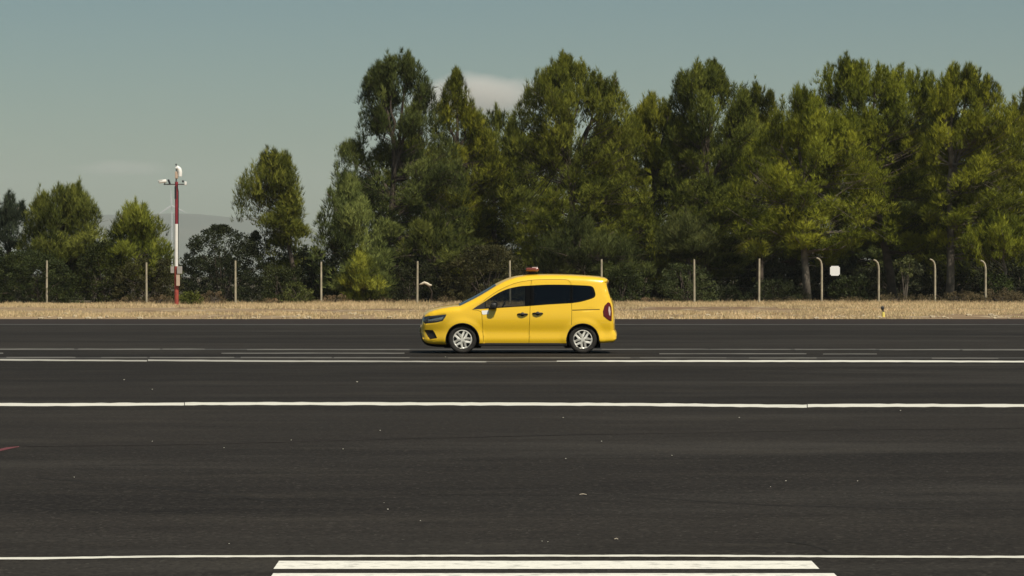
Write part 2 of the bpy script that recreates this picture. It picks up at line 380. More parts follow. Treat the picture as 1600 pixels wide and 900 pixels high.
def half_w(u, z):
    w = sum(np.interp(z+k, WZ[:,0], WZ[:,1]) for k in (-.05,-.025,0,.025,.05))/5
    if u < -1.35: w -= .30*((-1.35-u)/.9)**2.2
    if u > 1.5: w -= .10*((u-1.5)/.74)**2
    for (cx, r) in ((722.5, 26.6), (910.6, 26.0)):
        d = math.hypot(u-U(cx), z-Z(531.5))-r/SC
        if -.02 < d < .16: w += .022*(.5+.5*math.cos(math.pi*max(d, 0)/.16))
    return w
def side_v(u, z, off=0):
    """half width of the body skin at (u, z), rounded over towards its upper outline"""
    w = half_w(u, z); d = seg_dist(np.array((u, z)), top_arr)
    r = .13
    if u < -1.9: r = .10
    if u > 2.0: r = .09
    if z < .35: r = .05
    if d < r: w -= r-math.sqrt(max(0, r*r-(r-d)**2))
    return w+off
def inside(pt, poly):
    x, y = pt; c = False; j = len(poly)-1
    for i in range(len(poly)):
        xi, yi = poly[i]; xj, yj = poly[j]
        if (yi > y) != (yj > y) and x < (xj-xi)*(y-yi)/(yj-yi)+xi: c = not c
        j = i
    return c
def strip_poly(pts, w):
    """a thin band of width w (metres) along a polyline in metres"""
    L = []; R = []
    for i, p in enumerate(pts):
        a = pts[max(i-1,0)]; b = pts[min(i+1,len(pts)-1)]; dx, dy = b[0]-a[0], b[1]-a[1]; n = math.hypot(dx, dy)
        nx, ny = -dy/n*w/2, dx/n*w/2; L.append((p[0]+nx, p[1]+ny)); R.append((p[0]-nx, p[1]-ny))
    return L+R[::-1]
win_px = [(738.5,483.2)]+smooth_poly([(738.5,483.2),(756,472),(776,459.2),(792,451.8),(810,447.6),(826,446.2),(855,444.8),(888.8,445.0),(918,446.2)], 4)[1:]+smooth_poly([(918,446.2),(926.4,448.2),(930.2,457),(930,463),(924.5,466.8),(906.8,471.8),(893,473.8)], 3)[1:]+dens([(893,473.8),(855,476),(828,478.2),(765,482.2),(740,483.6)])[1:]
WIN = P(win_px)
fd_seam = smooth_poly(P([(738,484),(748,485.5),(752.4,489),(753.4,500),(754.4,515),(755.2,536.2)]), 3)
b_seam = smooth_poly(P([(831,437.6),(829.6,446),(828.4,478),(827.6,500),(826.4,536.2)]), 5)
sl_top = smooth_poly(P([(831,437.6),(850,436.8),(884,437.0),(890,440.2),(892.6,446),(893.2,474),(893.4,490),(893.0,507.6)]), 4)
ff_seam = smooth_poly(P([(738,484),(752,473.2),(772,458.4),(790,448.6),(808,441.8),(831,437.6)]), 4)
fdoor = fd_seam[::-1]+ff_seam[1:]+b_seam[1:]
sdoor = b_seam[::-1]+sl_top[1:]+P([(885.4,523),(884.8,536.2)])
head = P([(663.5,495.4),(676,493.4),(697.6,491.2),(696,495),(691.8,501.2),(683,503.8),(664.0,506.2),(660,502),(660,497)])
headlens = P([(668,499.4),(684,496.6),(693.5,494.2),(690,499.6),(682.5,501.6),(668,504)])
fog = P([(662.6,516.4),(667,515.6),(676,516.0),(679,520),(683,528.4),(671.4,530.4),(668,526)])
fogrim = P([(667.6,532.6),(671.4,531.4),(683,529.4),(684.5,530.4),(683,532.2),(672,533.8)])
tail = P([(950.2,472.2),(953.6,473.4),(955.8,480),(956.4,490),(955.8,501.6),(952,500.8),(947.6,497.8),(942.9,493.8),(942.2,486.4),(944.6,478)])
tailw = P([(951.6,478.6),(953.2,480),(954.2,487),(953.4,494),(951.8,491.5),(950.8,485)])
rail = P([(894.2,484.0),(937,483.0),(937,484.2),(894.2,485.4)])
regions = []      # (name, polygon)
seams = [strip_poly(s, .009) for s in (fd_seam, ff_seam, b_seam, sl_top)]
blackL = P([(820.6,440),(828.2,440),(828.2,485),(820.6,485)]); blackM = P([(828.2,440),(834.6,440),(834.6,485),(828.2,485)]); blackR = P([(891.0,440),(895.4,440),(895.4,480),(891.0,480)])
mtri = P([(736,485),(757.5,471.6),(757.5,484),(736,486)])
def build_skin():
    verts = []; edges = []
    def loop(poly, closed=True):
        b = len(verts); verts.extend(Vector(p) for p in poly); n = len(poly)
        edges.extend((b+i, b+(i+1) % n) for i in range(n if closed else n-1))
    loop(OUT); loop(WIN)
    for s in seams: loop(s)
    for q in (head, headlens, fog, fogrim, tail, tailw, rail): loop(q)
    for x in (820.6, 834.6, 891.0, 895.4): loop(P([(x, 443.6), (x, 485)]), False)
    loop(P([(757.5,465),(757.5,490)]), False)
    loop(sdoor); loop(fdoor)
    us = np.arange(-2.3, 2.3, .036); zs = np.arange(.1, 1.82, .036)
    outa = np.array(OUT+[OUT[0]])
    for j, z in enumerate(zs):
        for u in us+(.018 if j % 2 else 0):
            if inside((u, z), OUT) and seg_dist(np.array((u, z)), outa) > .012: verts.append(Vector((u, z)))
    # finer rings just inside the upper outline for the rounding
    n = len(TOP)
    for k in range(1, n-1):
        t = Vector(TOP[k+1])-Vector(TOP[k-1]); nrm = Vector((t.y, -t.x)).normalized()
        for d in (.012, .03, .055, .085):
            q = Vector(TOP[k])+nrm*d
            if inside(q, OUT): verts.append(q)
    r = delaunay_2d_cdt(verts, edges, [], 0, 1e-5)
    return r[0], [f for f in r[2]]
skin_v, skin_f = build_skin()
cls = {}
for f in skin_f:
    c = sum((skin_v[i] for i in f), Vector((0,0)))/len(f); c = (c.x, c.y)
    if not inside(c, OUT): continue
    in_seam = any(inside(c, s) for s in seams)
    if inside(c, WIN):
        px = c[0]*SC+CX
        if in_seam and px > 740: k = None
        elif px < 757.5: k = 'mirror_base'
        elif px < 820.6: k = 'front_glass'
        elif px < 828.2: k = 'pillar_front'
        elif px < 834.6: k = 'pillar_rear'
        elif px < 891.0: k = 'rear_glass'
        elif px < 895.4: k = 'pillar_quarter'
        else: k = 'quarter_glass'
    elif in_seam: k = None
    elif inside(c, headlens): k = 'head_lens'
    elif inside(c, head): k = 'headlight'
    elif inside(c, fog): k = 'fog'
    elif inside(c, fogrim): k = 'body'
    elif inside(c, tailw): k = 'tail_white'
    elif inside(c, tail): k = 'tail_light'
    elif inside(c, rail): k = 'rail'
    elif inside(c, fdoor): k = 'front_door'
    elif inside(c, sdoor): k = 'sliding_door'
    else: k = 'body'
    if k: cls.setdefault(k, []).append(f)
SKIN_W = np.array([side_v(p.x, p.y) for p in skin_v])
# exact upper-outline rows for the strips across the car
def skin_part(key, side, name, m, parent, off=0.0, rim=.03):
    """side -1 faces the camera"""
    faces = cls.get(key, []); used = {}; v = []; f = []; ec = {}
    for q in faces:
        idx = []
        for i in q:
            if i not in used:
                used[i] = len(v); v.append((skin_v[i].x, side*(SKIN_W[i]+off), skin_v[i].y))
            idx.append(used[i])
        a, b, c = [Vector(v[i]) for i in idx[:3]]
        if ((b-a).cross(c-a)).y*side < 0: idx = idx[::-1]
        f.append(tuple(idx))
        for i in range(len(idx)):
            e = (idx[i], idx[(i+1) % len(idx)]); ec[tuple(sorted(e))] = None if tuple(sorted(e)) in ec else e
    nb = len(v)
    if rim:
        for e in ec.values():
            if e is None: continue
            a, b = v[e[0]], v[e[1]]; k = len(v)
            # no rim along the upper outline, where the strips across the car carry on
            if max(seg_dist(np.array((a[0], a[2])), top_arr), seg_dist(np.array((b[0], b[2])), top_arr)) < .004: continue
            v += [a, b, (b[0], b[1]-side*rim, b[2]), (a[0], a[1]-side*rim, a[2])]; f.append((k+1, k, k+3, k+2))
    o = mesh_obj(name, v, f, m, parent, smooth=True)
    return o

car = empty('car', (0,0,0))
tag(car, 'bright yellow van-like car with black windows and an amber beacon on its roof', 'car')
NV = 14
def strip_rows(seg_px, bulge, flat=0.0):
    rows = []; pts = P(seg_px)
    for i, p in enumerate(pts):
        a = pts[max(i-1,0)]; b = pts[min(i+1,len(pts)-1)]; t = Vector((b[0]-a[0], b[1]-a[1])).normalized(); n = Vector((-t.y, t.x))
        ye = side_v(p[0], p[1]); bu = bulge(i/(len(pts)-1)) if callable(bulge) else bulge
        rows.append([(p[0]+n.x*bu*(1-(s)**2), ye*s, p[1]+n.y*bu*(1-(s)**2)) for s in np.linspace(-1, 1, NV+1)])
    return rows
def strip(name, rows, m, parent=car, smooth=True):
    v = [p for r in rows for p in r]; f = []
    for i in range(len(rows)-1):
        for k in range(NV): a = i*(NV+1)+k; f.append((a, a+NV+1, a+NV+2, a+1))
    return mesh_obj(name, v, f, m, parent, smooth=smooth)
# body skin both sides and roof / nose / tail strips
body_mb = MB()
for s in (-1, 1):
    o = skin_part('body', s, 'side', M['yellow'], None); body_mb.add([v.co for v in o.data.vertices], [p.vertices[:] for p in o.data.polygons]); bpy.data.objects.remove(o)
nose_b = lambda t: .07*(1-t)+.02
for seg, bu in ((seg_roof, lambda t: .025+.03*(1-min(1,t*4))),):
    rows = strip_rows(seg, bu); body_mb.add([p for r in rows for p in r], [(i*(NV+1)+k, (i+1)*(NV+1)+k, (i+1)*(NV+1)+k+1, i*(NV+1)+k+1) for i in range(len(rows)-1) for k in range(NV)])
nr = strip_rows(seg_nose, nose_b)
ny_ = [(p[1]) for p in seg_nose]
lo_cut = max(i for i, y in enumerate(ny_) if y > 520); hi_cut = max(i for i, y in enumerate(ny_) if y > 507)
def addrows(rows): body_mb.add([p for r in rows for p in r], [(i*(NV+1)+k, (i+1)*(NV+1)+k, (i+1)*(NV+1)+k+1, i*(NV+1)+k+1) for i in range(len(rows)-1) for k in range(NV)])
addrows(nr[lo_cut:hi_cut+1])
body = body_mb.build('body', M['yellow'], car)
bm = bmesh.new(); bm.from_mesh(body.data); bmesh.ops.remove_doubles(bm, verts=bm.verts, dist=.0012); bmesh.ops.recalc_face_normals(bm, faces=bm.faces)
bm.to_mesh(body.data); bm.free(); body.data.polygons.foreach_set('use_smooth', [True]*len(body.data.polygons)); body.data.set_sharp_from_angle(angle=math.radians(50))
strip('lower_grille', nr[:lo_cut+1], M['black_plastic'])
strip('front_grille', nr[hi_cut:], M['black_plastic'])
strip('bonnet', strip_rows(seg_hood, lambda t: .03+.03*(1-t)), M['yellow'])
strip('windshield', strip_rows(seg_wind, lambda t: .06), M['windshield'])
rr = strip_rows(seg_rear, lambda t: .05)
cutr = len(rr)//2+1
strip('rear_window', rr[3:cutr], M['black_gloss']); strip('tailgate', rr[cutr-1:], M['yellow']); strip('roof_spoiler', rr[:4], M['yellow'])
strip('rear_bumper', strip_rows(seg_bump, lambda t: .05*(1-t)), M['yellow'])
MB().box((-2.262,0,.52), (.012,.52,.11), .003).build('number_plate', M['plate'], car)
wip = MB(); a = U(722); wip.tube([(a,-.55,Z(478)),(a+.15,-.1,Z(470)+.05)], .008, 6).build('wiper', M['black_plastic'], car)
lens_parts = []
for s in (-1, 1):
    fd = skin_part('front_door', s, 'front_door', M['yellow'], car)
    sl = skin_part('sliding_door', s, 'sliding_door', M['yellow'], car)
    skin_part('front_glass', s, 'window', M['glass'], fd, off=-.006, rim=0)
    skin_part('pillar_front', s, 'pillar_trim', M['pillar_black'], fd, off=-.003, rim=.01)
    skin_part('mirror_base', s, 'mirror_mount', M['black_plastic'], fd, off=-.003, rim=.01)
    skin_part('rear_glass', s, 'window', M['tinted'], sl, off=-.006, rim=0)
    skin_part('pillar_rear', s, 'pillar_trim', M['pillar_black'], sl, off=-.003, rim=.01)
    skin_part('pillar_quarter', s, 'pillar_trim', M['pillar_black'], car, off=-.003, rim=.01)
    skin_part('quarter_glass', s, 'quarter_window', M['tinted'], car, off=-.006, rim=0)
    hl = skin_part('headlight', s, 'headlight', M['head_lens'], car, off=.002, rim=.04)
    skin_part('head_lens', s, 'lamp_reflector', M['lamp_silver'], hl, off=-.004, rim=0)
    skin_part('fog', s, 'air_vent', M['black_plastic'], car, off=-.03, rim=0)
    tl = skin_part('tail_light', s, 'tail_light', M['red_lens'], car, off=.006, rim=.03)
    skin_part('tail_white', s, 'reversing_lens', M['clear_lens'], tl, off=.007, rim=.01)
    skin_part('rail', s, 'sliding_rail', M['black_plastic'], car, off=-.012, rim=0)
    # door handles: a black bow over a dark dish
    for (d, px, py) in ((fd, 816.5, 491.4), (sl, 840.2, 490.2)):
        u, z = U(px), Z(py); y = half_w(u, z)
        hb = MB(); hb.tube([(u-.115,s*(y+.002),z+.004),(u-.075,s*(y+.026),z+.010),(u,s*(y+.036),z+.006),(u+.075,s*(y+.026),z+.010),(u+.115,s*(y+.002),z+.004)], [.016,.021,.024,.021,.016], 10)
        hb.lathe([(.0,.006*s),(.042,.006*s),(.050,.0)], (u, s*y, z), 'y', 20)
        hb.build('handle', M['black_plastic'], d, smooth=True)
    # wing mirror: black housing on a foot, yellow cap underneath
    u, z = U(771), Z(478.5); y = half_w(u, z)-.03
    mb = MB(); mb.box((u+.005, s*(y+.125), z+.005), (.15,.17,.150), .045); mb.box((u-.05, s*(y+.03), z-.05), (.10,.10,.04), .012)
    mir = mb.build('wing_mirror', M['black_plastic'], car, smooth=True, sharp=45)
    MB().box((u+.081, s*(y+.125), z+.005), (.004,.13,.11)).build('mirror_glass', M['black_gloss'], mir)
    # black sill under the doors
    n = 20; v = []; f = []
    us = np.linspace(U(748), U(886), n)
    MB().box(((us[0]+us[-1])/2, s*.865, .215), (us[-1]-us[0], .10, .085), .02).build('sill', M['black_plastic'], car)
    # sun glint on the door, painted as a small white patch
    if s == -1:
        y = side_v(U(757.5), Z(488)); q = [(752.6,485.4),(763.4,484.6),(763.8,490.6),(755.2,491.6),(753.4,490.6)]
        mesh_obj('painted_glint', [(U(a), -(side_v(U(a), Z(b))+.003), Z(b)) for a, b in q], [(0,4,3,2,1)], M['glint_white'], car)
# underbody, wheel houses and cabin
ub = MB(); ub.box((0,0,.26), (3.55,1.50,.14)); ub.box((-1.78,0,.26),(.5,1.2,.10)); ub.box((1.9,0,.30),(.5,1.4,.10)); ub.build('underbody', M['dark_void'], car)
for s in (-1, 1):
    for (cx, r) in ((722.5, 27.4), (910.6, 26.8)):
        w = MB(); u0, z0, R = U(cx), Z(531.5), r/SC; v = []; f = []; n = 24
        for k in range(n+1):
            a = math.radians(-15+210*k/n)
            for yy in (.905, .60): v.append((u0+R*math.cos(a), s*yy, z0+R*math.sin(a)))
            if k: q = 2*k; f.append((q-2, q, q+1, q-1))
        w.add(v, f); w.add([(u0-R-.02, s*.60, .12),(u0+R+.02, s*.60, .12),(u0+R+.02, s*.60, z0+R),(u0-R-.02, s*.60, z0+R)], [(0,1,2,3)])
        w.build('wheel_house', M['dark_void'], car)
        # lip round the arch
        lp = [(U(cx)+(r-.8)/SC*math.cos(math.radians(a)), s*(half_w(U(cx)+r/SC*math.cos(math.radians(a)), Z(531.5)+r/SC*math.sin(math.radians(a)))-.012), z0+(r-.8)/SC*math.sin(math.radians(a))) for a in range(-8, 189, 7)]
        MB().tube(lp, .014, 6).build('arch_lip', M['black_plastic'], car, smooth=True)
ds = MB(); ds.box((U(762),0,.92), (.50,1.46,.22), .06); ds.build('dashboard', M['seat'], car)
sw = MB(); c = Vector((U(783), -.38, 1.0)); tilt = Matrix.Rotation(math.radians(-62), 3, 'Y')
sw.tube([c+tilt @ Vector((.18*math.cos(a), .18*math.sin(a), 0)) for a in np.linspace(0, 2*math.pi, 25)], .014, 6); sw.build('steering_wheel', M['seat'], car, smooth=True)
def seat(u, y, rake, w):
    b = MB(); b.box((u, y, .55), (.50, w, .20), .06)
    R = Matrix.Rotation(math.radians(rake), 3, 'Y')
    b.box((u+.30, y, .90), (.14, w, .66), .05, R); b.box((u+.42, y, 1.29), (.09, .26, .18), .035, R)
    b.build('seat', M['seat'], car, smooth=True, sharp=40)
seat(U(806), -.38, 14, .50); seat(U(806), .38, 14, .50); seat(U(868), -.34, 12, .62); seat(U(868), .36, 12, .62)
cab = MB(); cab.box((0.1,0,.45),(3.3,1.55,.06)); cab.box((1.55,0,.72),(.9,1.50,.5)); cab.build('cabin_floor', M['dark_void'], car)
MB().box((U(776), .0, 1.55),(.05,.22,.07),.02).build('rear_view_mirror', M['black_plastic'], car)
# wheels
def hubcap_mesh():
    """five broad forked spokes: near the rim a dark three-cornered hole in each fork, a slot between forks"""
    R = .228; verts = []; edges = []; holes = []
    def loop(p):
        b = len(verts); verts.extend(Vector(q) for q in p); n = len(p); edges.extend((b+i, b+(i+1) % n) for i in range(n))
    circ = [(R*math.cos(2*math.pi*k/60), R*math.sin(2*math.pi*k/60)) for k in range(60)]; loop(circ)
    pol = lambda r, a: (r*math.cos(math.radians(a)), r*math.sin(math.radians(a)))
    for k in range(5):
        a = 102+72*k
        h = [pol(.112, a), pol(.178, a-16.5), pol(.198, a-14), pol(.203, a), pol(.198, a+14), pol(.178, a+16.5)]; holes.append(h)
        b = a+36
        holes.append([pol(.048, b-12), pol(.12, b-6.5), pol(.176, b-6.2), pol(.184, b-2), pol(.184, b+2), pol(.176, b+6.2), pol(.12, b+6.5), pol(.048, b+12)])
    for h in holes: loop(h)
    for r in (.03, .06, .09, .12, .15, .18, .205, .217):
        for k in range(40):
            q = pol(r, k*9+r*300)
            if not any(inside(q, h) for h in holes): verts.append(Vector(q))
    r = delaunay_2d_cdt(verts, edges, [], 0, 1e-6)
    keep = []
    for f in r[2]:
        c = sum((r[0][i] for i in f), Vector((0,0)))/len(f)
        if not any(inside((c.x, c.y), h) for h in holes): keep.append(f)
    def dep(p):
        q = p.length; ang = (math.degrees(math.atan2(p.y, p.x))-102) % 72; ang = min(ang, 72-ang)   # 0 in the fork's middle, 36 at the slot
        d = -.012*math.cos(min(q/R, 1)*1.5)
        d += .030*max(0, (q-.205)/.023)**2
        if .06 < q < .2: d += .020*(ang/36)**1.5
        return d
    v = [(p.x, dep(p), p.y) for p in r[0]]; f = []; ec = {}
    for q in keep:
        idx = list(q); a, b, c = [Vector(v[i]) for i in idx[:3]]
        if (b-a).cross(c-a).y > 0: idx = idx[::-1]
        f.append(tuple(idx))
        for i in range(len(idx)):
            e = (idx[i], idx[(i+1) % len(idx)]); s = tuple(sorted(e)); ec[s] = None if s in ec else e
    for e in ec.values():
        if e is None: continue
        a, b = v[e[0]], v[e[1]]; k = len(v); v += [a, b, (b[0], b[1]+.028, b[2]), (a[0], a[1]+.028, a[2])]; f.append((k+1, k, k+3, k+2))
    return v, f
hv, hf = hubcap_mesh()
def make_wheel():
    w = empty('wheel'); w.parent = car
    t = MB(); t.lathe([(.222,-.080),(.232,-.092),(.262,-.104),(.296,-.100),(.312,-.084),(.3195,-.05),(.3205,0),(.3195,.05),(.312,.084),(.296,.100),(.23,.09),(.20,.07)], (0,0,0), 'y', 56); t.build('tyre', M['rubber'], w, smooth=True, sharp=40)
    MB().lathe([(0,-.052),(.226,-.052),(.226,.06)], (0,0,0), 'y', 40).build('rim', M['dark_void'], w, smooth=False)
    h = mesh_obj('hubcap', hv, hf, M['silver'], w, smooth=False, loc=(0,-.092,0))
    h.data.polygons.foreach_set('use_smooth', [True]*len(h.data.polygons)); h.data.set_sharp_from_angle(angle=math.radians(35))
    MB().lathe([(0,-.010),(.018,-.010),(.026,-.004),(.028,.006)], (0,0,0), 'y', 20).build('centre_cap', M['silver'], h, smooth=True, sharp=35)
    return w
def copy_tree(o, parent=None):
    c = o.copy(); COL.objects.link(c); c.parent = parent
    for ch in list(o.children): copy_tree(ch, c)
    return c
w0 = make_wheel(); first = True
for s in (-1, 1):
    for i, cx in enumerate((722.5, 910.6)):
        w = w0 if first else copy_tree(w0, car); first = False
        w.location = (U(cx), s*.80, .3205); w.rotation_euler = (0, math.radians(0 if i == 0 else 4), 0 if s == -1 else math.pi)
# roof beacon
bz = Z(430)
b = MB(); b.box((U(826.5), -.05, bz+.012), (.27,.46,.055), .015); b.box((U(831), -.05, bz+.07), (.16,.34,.07), .012)
be = b.build('roof_beacon', M['black_plastic'], car, smooth=True, sharp=40)
b = MB(); b.box((U(832), -.05, Z(421)), (.30,.62,.085), .032); b.build('beacon_lens', M['amber'], be, smooth=True, sharp=60)
b = MB(); b.box((U(836), -.05, Z(418.2)), (.13,.40,.03), .01); b.build('beacon_cap', M['clear_lens'], be, smooth=True, sharp=60)
car.location = ((CX-800)/SC, F/SC+.92, 0)

# ------------------------------------------------------------------ fence, sign, mast, marker
fence = empty('perimeter_fence', (0, Y_FENCE, 0))
tag(fence, 'row of slim pale fence posts along the trees, some bent over at the top', 'fence')
posts = [(73,407,0),(229,410,0),(368,407,0),(502,409,0),(652,408,0),(797,407,0),(940,405,0),(1085,405,0),(1186,404,0),(1284,403,1),(1373,406,1),(1461,405,1),(1540,407,1),(1622,407,1),(-85,407,0)]
pw = []
for (px, pt, bent) in posts:
    D = Y_FENCE+(0 if px < 1090 else (px-1090)*.008)
    x = (px-800)/F*D; zt = CH+(HOR-pt)/F*D
    b = MB()
    if bent:
        b.tube([(x,D-Y_FENCE,-.2),(x,D-Y_FENCE,zt-.62),(x-.02,D-Y_FENCE,zt-.40),(x-.08,D-Y_FENCE-.05,zt-.2),(x-.20,D-Y_FENCE-.10,zt-.06),(x-.36,D-Y_FENCE-.16,zt)], [.072,.068,.064,.06,.055,.05], 8)
        o = b.build('post', M['post'], fence, smooth=True, sharp=60); o['label'] = 'post with its top curving over to the left'
    else:
        b.tube([(x,D-Y_FENCE,-.2),(x+random.uniform(-.02,.02),D-Y_FENCE,zt)], [.074,.060], 8); b.build('post', M['post'], fence, smooth=True, sharp=60)
    pw.append((x, D-Y_FENCE))
pw.sort()
for z in (.35, 1.0, 1.65, 2.2):
    MB().tube([(x, y-.085, z) for x, y in pw], .0015, 4).build('wire', M['wire'], fence)
D = Y_FENCE+1.6
c = px_at(1304.2, 423.2, D)
sg = empty('warning_sign', (c.x, c.y-.13, c.z)); tag(sg, 'small square white board hung on the fence between the bent posts', 'sign')
bm = MB(); bm.box((0,0,0), (.63,.02,.63), .0); o = bm.build('board', M['sign'], sg)
bmm = bmesh.new(); bmm.from_mesh(o.data); ed = [e for e in bmm.edges if abs((e.verts[0].co-e.verts[1].co).y) > .01]
bmesh.ops.bevel(bmm, geom=ed, offset=.07, segments=4, affect='EDGES'); bmm.to_mesh(o.data); bmm.free()
for zz in (.18,-.2): MB().box((0,.03,zz), (.5,.03,.03)).build('bracket', M['grey_metal'], sg)

# camera mast
Dm = 152.0; mx = (275.8-800)/F*Dm
def mz(py): return CH+(HOR-py)/F*Dm
def mu(px): return (px-275.8)/F*Dm
mast = empty('camera_mast', (mx, Dm, 0)); tag(mast, 'tall red and white banded pole with white cameras on its top', 'mast')
def band(y0, y1, r, m, name='pole_band', label=None):
    o = MB().tube([(0,0,max(mz(y0), -.1) if y0 < 477 else -.1),(0,0,mz(y1))], r, 16).build(name, m, mast, smooth=True, sharp=50)
    if label: o['label'] = label
band(478, 416, .125, M['mast_red_low'], label='lower red band'); band(416, 350, .118, M['mast_white'], label='white band'); band(350, 284, .095, M['mast_red'], label='upper red band')
MB().box((mu(281.2), -.16, mz(422)), (.30,.16,.44), .015).build('equipment_box', M['grey_box'], mast)
MB().box((mu(269.6), -.10, mz(421.5)), (.20,.14,.40), .015).build('equipment_box', M['grey_box'], mast)
MB().box((mu(278.8), -.17, mz(438)), (.20,.14,.66), .015).build('junction_box', M['beige_box'], mast)
MB().tube([(.10,-.06,mz(428)),(.13,-.08,mz(300)),(.05,-.09,mz(288))], .02, 6).build('cable', M['dark_metal'], mast)
MB().box((-.045,-.10,mz(301)), (.12,.03,.75)).build('cable_cover', M['dark_metal'], mast)
MB().tube([(mu(256),0,mz(288)),(mu(292),0,mz(288))], .035, 8).build('crossbar', M['grey_metal'], mast)
c1 = MB(); R = Matrix.Rotation(math.radians(-7), 3, 'Y')
c1.box((mu(254.3), -.03, mz(283.4)), (.46,.19,.19), .05, R); c1.box((mu(250.6),-.03,mz(282.0)), (.30,.22,.03), .008, R)
cm = c1.build('security_camera', M['camera_white'], mast, smooth=True, sharp=45)
MB().tube([(mu(248.2),-.03,mz(284.6)),(mu(249),-.03,mz(284.4))], .07, 12).build('lens', M['dark_metal'], cm)
MB().tube([(mu(257.5),-.03,mz(285)),(mu(257.5),0,mz(288))], .03, 6).build('bracket', M['grey_metal'], cm)
fl = MB(); fl.box((mu(264.4), -.03, mz(284)), (.10,.20,.29), .02, Matrix.Rotation(math.radians(-22), 3, 'Y')); fl.build('floodlight', M['dark_metal'], mast)
fl2 = MB(); fl2.box((mu(286), -.03, mz(283.4)), (.10,.12,.13), .02); fl2.build('floodlight', M['dark_metal'], mast)
c2 = MB(); c2.box((mu(290), -.03, mz(286.6)), (.13,.16,.22), .03).build('sensor', M['camera_white'], mast)
hd = MB(); zc = mz(271)
hd.tube([(mu(275.4),-.05,mz(263.4)),(mu(277.6),-.05,mz(261.8)),(mu(280.2),-.05,mz(264.2)),(mu(281.4),-.05,mz(269)),(mu(281.2),-.05,mz(275.6))], [.09,.125,.135,.135,.12], 12)
hh = hd.build('radome', M['camera_white'], mast, smooth=True, sharp=60)
MB().box((mu(276),0,mz(273.5)), (.18,.18,.42), .03).build('head_housing', M['beige_box'], mast)
MB().tube([(mu(275.4),0,mz(284)),(mu(275.4),0,mz(266)),(mu(275.2),0,mz(256.4))], [.05,.03,.018], 8).build('antenna', M['grey_metal'], mast)
MB().lathe([(0,.05),(.05,.03),(.05,-.03),(0,-.05)], (mu(275.2),0,mz(257)), 'z', 10).build('antenna_tip', M['grey_metal'], mast)

# edge marker
gx, gy = px_ground(1385.5, 495.6)
em = empty('edge_marker', (gx, gy+1, 0)); em.scale = (.85,.85,.85); tag(em, 'small black topped yellow marker standing in the dry grass by the asphalt', 'marker')
MB().tube([(0,0,-.05),(0,0,.12),(0,0,.25)], [.085,.08,.06], 12).build('base', M['marker_yellow'], em, smooth=True, sharp=50)
MB().tube([(0,0,.25),(-.03,0,.36)], [.04,.045], 10).build('stem', M['dark_metal'], em)
MB().lathe([(0,.11),(.06,.09),(.085,.03),(.085,-.05),(.05,-.09),(0,-.09)], (-.04,0,.44), 'z', 14).build('cap', M['dark_metal'], em, smooth=True)

# wind turbine far away
Dt = 7300.0; tp = px_at(268.5, 322, Dt)
tb = empty('wind_turbine', (tp.x, Dt, 0)); tag(tb, 'faint distant white wind turbine on the hazy hills behind the mast', 'wind turbine')
MB().tube([(0,0,30),(0,0,tp.z)], [2.6,1.7], 12).build('tower', M['turbine'], tb)
MB().box((0,2,tp.z+1), (5,12,5), 1).build('nacelle', M['turbine'], tb)
for k in range(3):
    a = math.radians(94+120*k); d = Vector((math.cos(a), 0, math.sin(a))); n = Vector((-d.z, 0, d.x)); o = Vector((0,-6,tp.z+1)); L = 50
    v = []
    for t, w in ((0,1.8),(.2,3.2),(.6,1.9),(1,.5)):
        for sw_, dy in ((1,0),(0,-.6),(-1,0),(0,.6)): v.append(o+d*(L*t)+n*(w*sw_)+Vector((0,dy,0)))
    f = [(i*4+k2, i*4+(k2+1)%4, i*4+4+(k2+1)%4, i*4+4+k2) for i in range(3) for k2 in range(4)]+[(0,1,2,3),(12,13,14,15)]
    mesh_obj('blade', v, f, M['turbine'], tb)

# ------------------------------------------------------------------ trees
def unit(a): return a/np.maximum(np.linalg.norm(a, axis=-1, keepdims=True), 1e-9)
def tufts(cent, rad, hgt, flame, n, tint, length, width, k, up, outw):
    """needle triangles: cent (m,3), rad (m,), hgt (m,), flame (m,) 0 flat pad .. 1 upright flame, tint (m,)"""
    m = len(cent); c = np.repeat(cent, n, 0); r = np.repeat(rad, n); h = np.repeat(hgt, n); fl = np.repeat(flame, n); N = m*n
    t = rng.random(N)**1.25
    az = rng.random(N)*2*np.pi; q = np.sqrt(rng.random(N))
    # flat pads: a low dome; flames: narrowing upward
    rr = r*q*(fl*(1-t)**1.05+(1-fl)*np.sqrt(np.maximum(0, 1-t*t*.8)))
    off = np.stack([rr*np.cos(az), rr*np.sin(az), h*(t-.35)], 1)
    p = c+off
    o3 = np.stack([np.cos(az)*q, np.sin(az)*q, np.zeros(N)], 1)
    d = unit(o3*(outw*(1-.5*fl))[:,None]+np.array([0,0,1.0])*(up*(.75+.9*fl))[:,None]+rng.normal(0,.28,(N,3)))
    p = np.repeat(p, k, 0); d = np.repeat(d, k, 0); L = length*rng.uniform(.65,1.3,len(p))
    dd = unit(d+rng.normal(0,.25,d.shape))
    face = np.repeat(unit(o3+np.array([0,0,.55])), k, 0)*1.0+.8*unit(p*np.array([1,1,0]))+np.array([0,0,.35])
    s = unit(np.cross(dd, face+rng.normal(0,.55,dd.shape)))*(width*rng.uniform(.7,1.3,len(p)))[:,None]
    V = np.stack([p-s, p+s, p+dd*L[:,None]], 1)
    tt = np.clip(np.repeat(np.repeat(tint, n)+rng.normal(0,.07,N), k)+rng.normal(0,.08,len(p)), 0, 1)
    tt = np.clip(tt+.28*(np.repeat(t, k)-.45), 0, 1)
    return V, tt
def prof_fn(prof, cx, D):
    a = sorted([(CH+(HOR-y)/F*D, (l-cx)/F*D, (r-cx)/F*D) for y, l, r in prof])
    a = np.array(a); return a
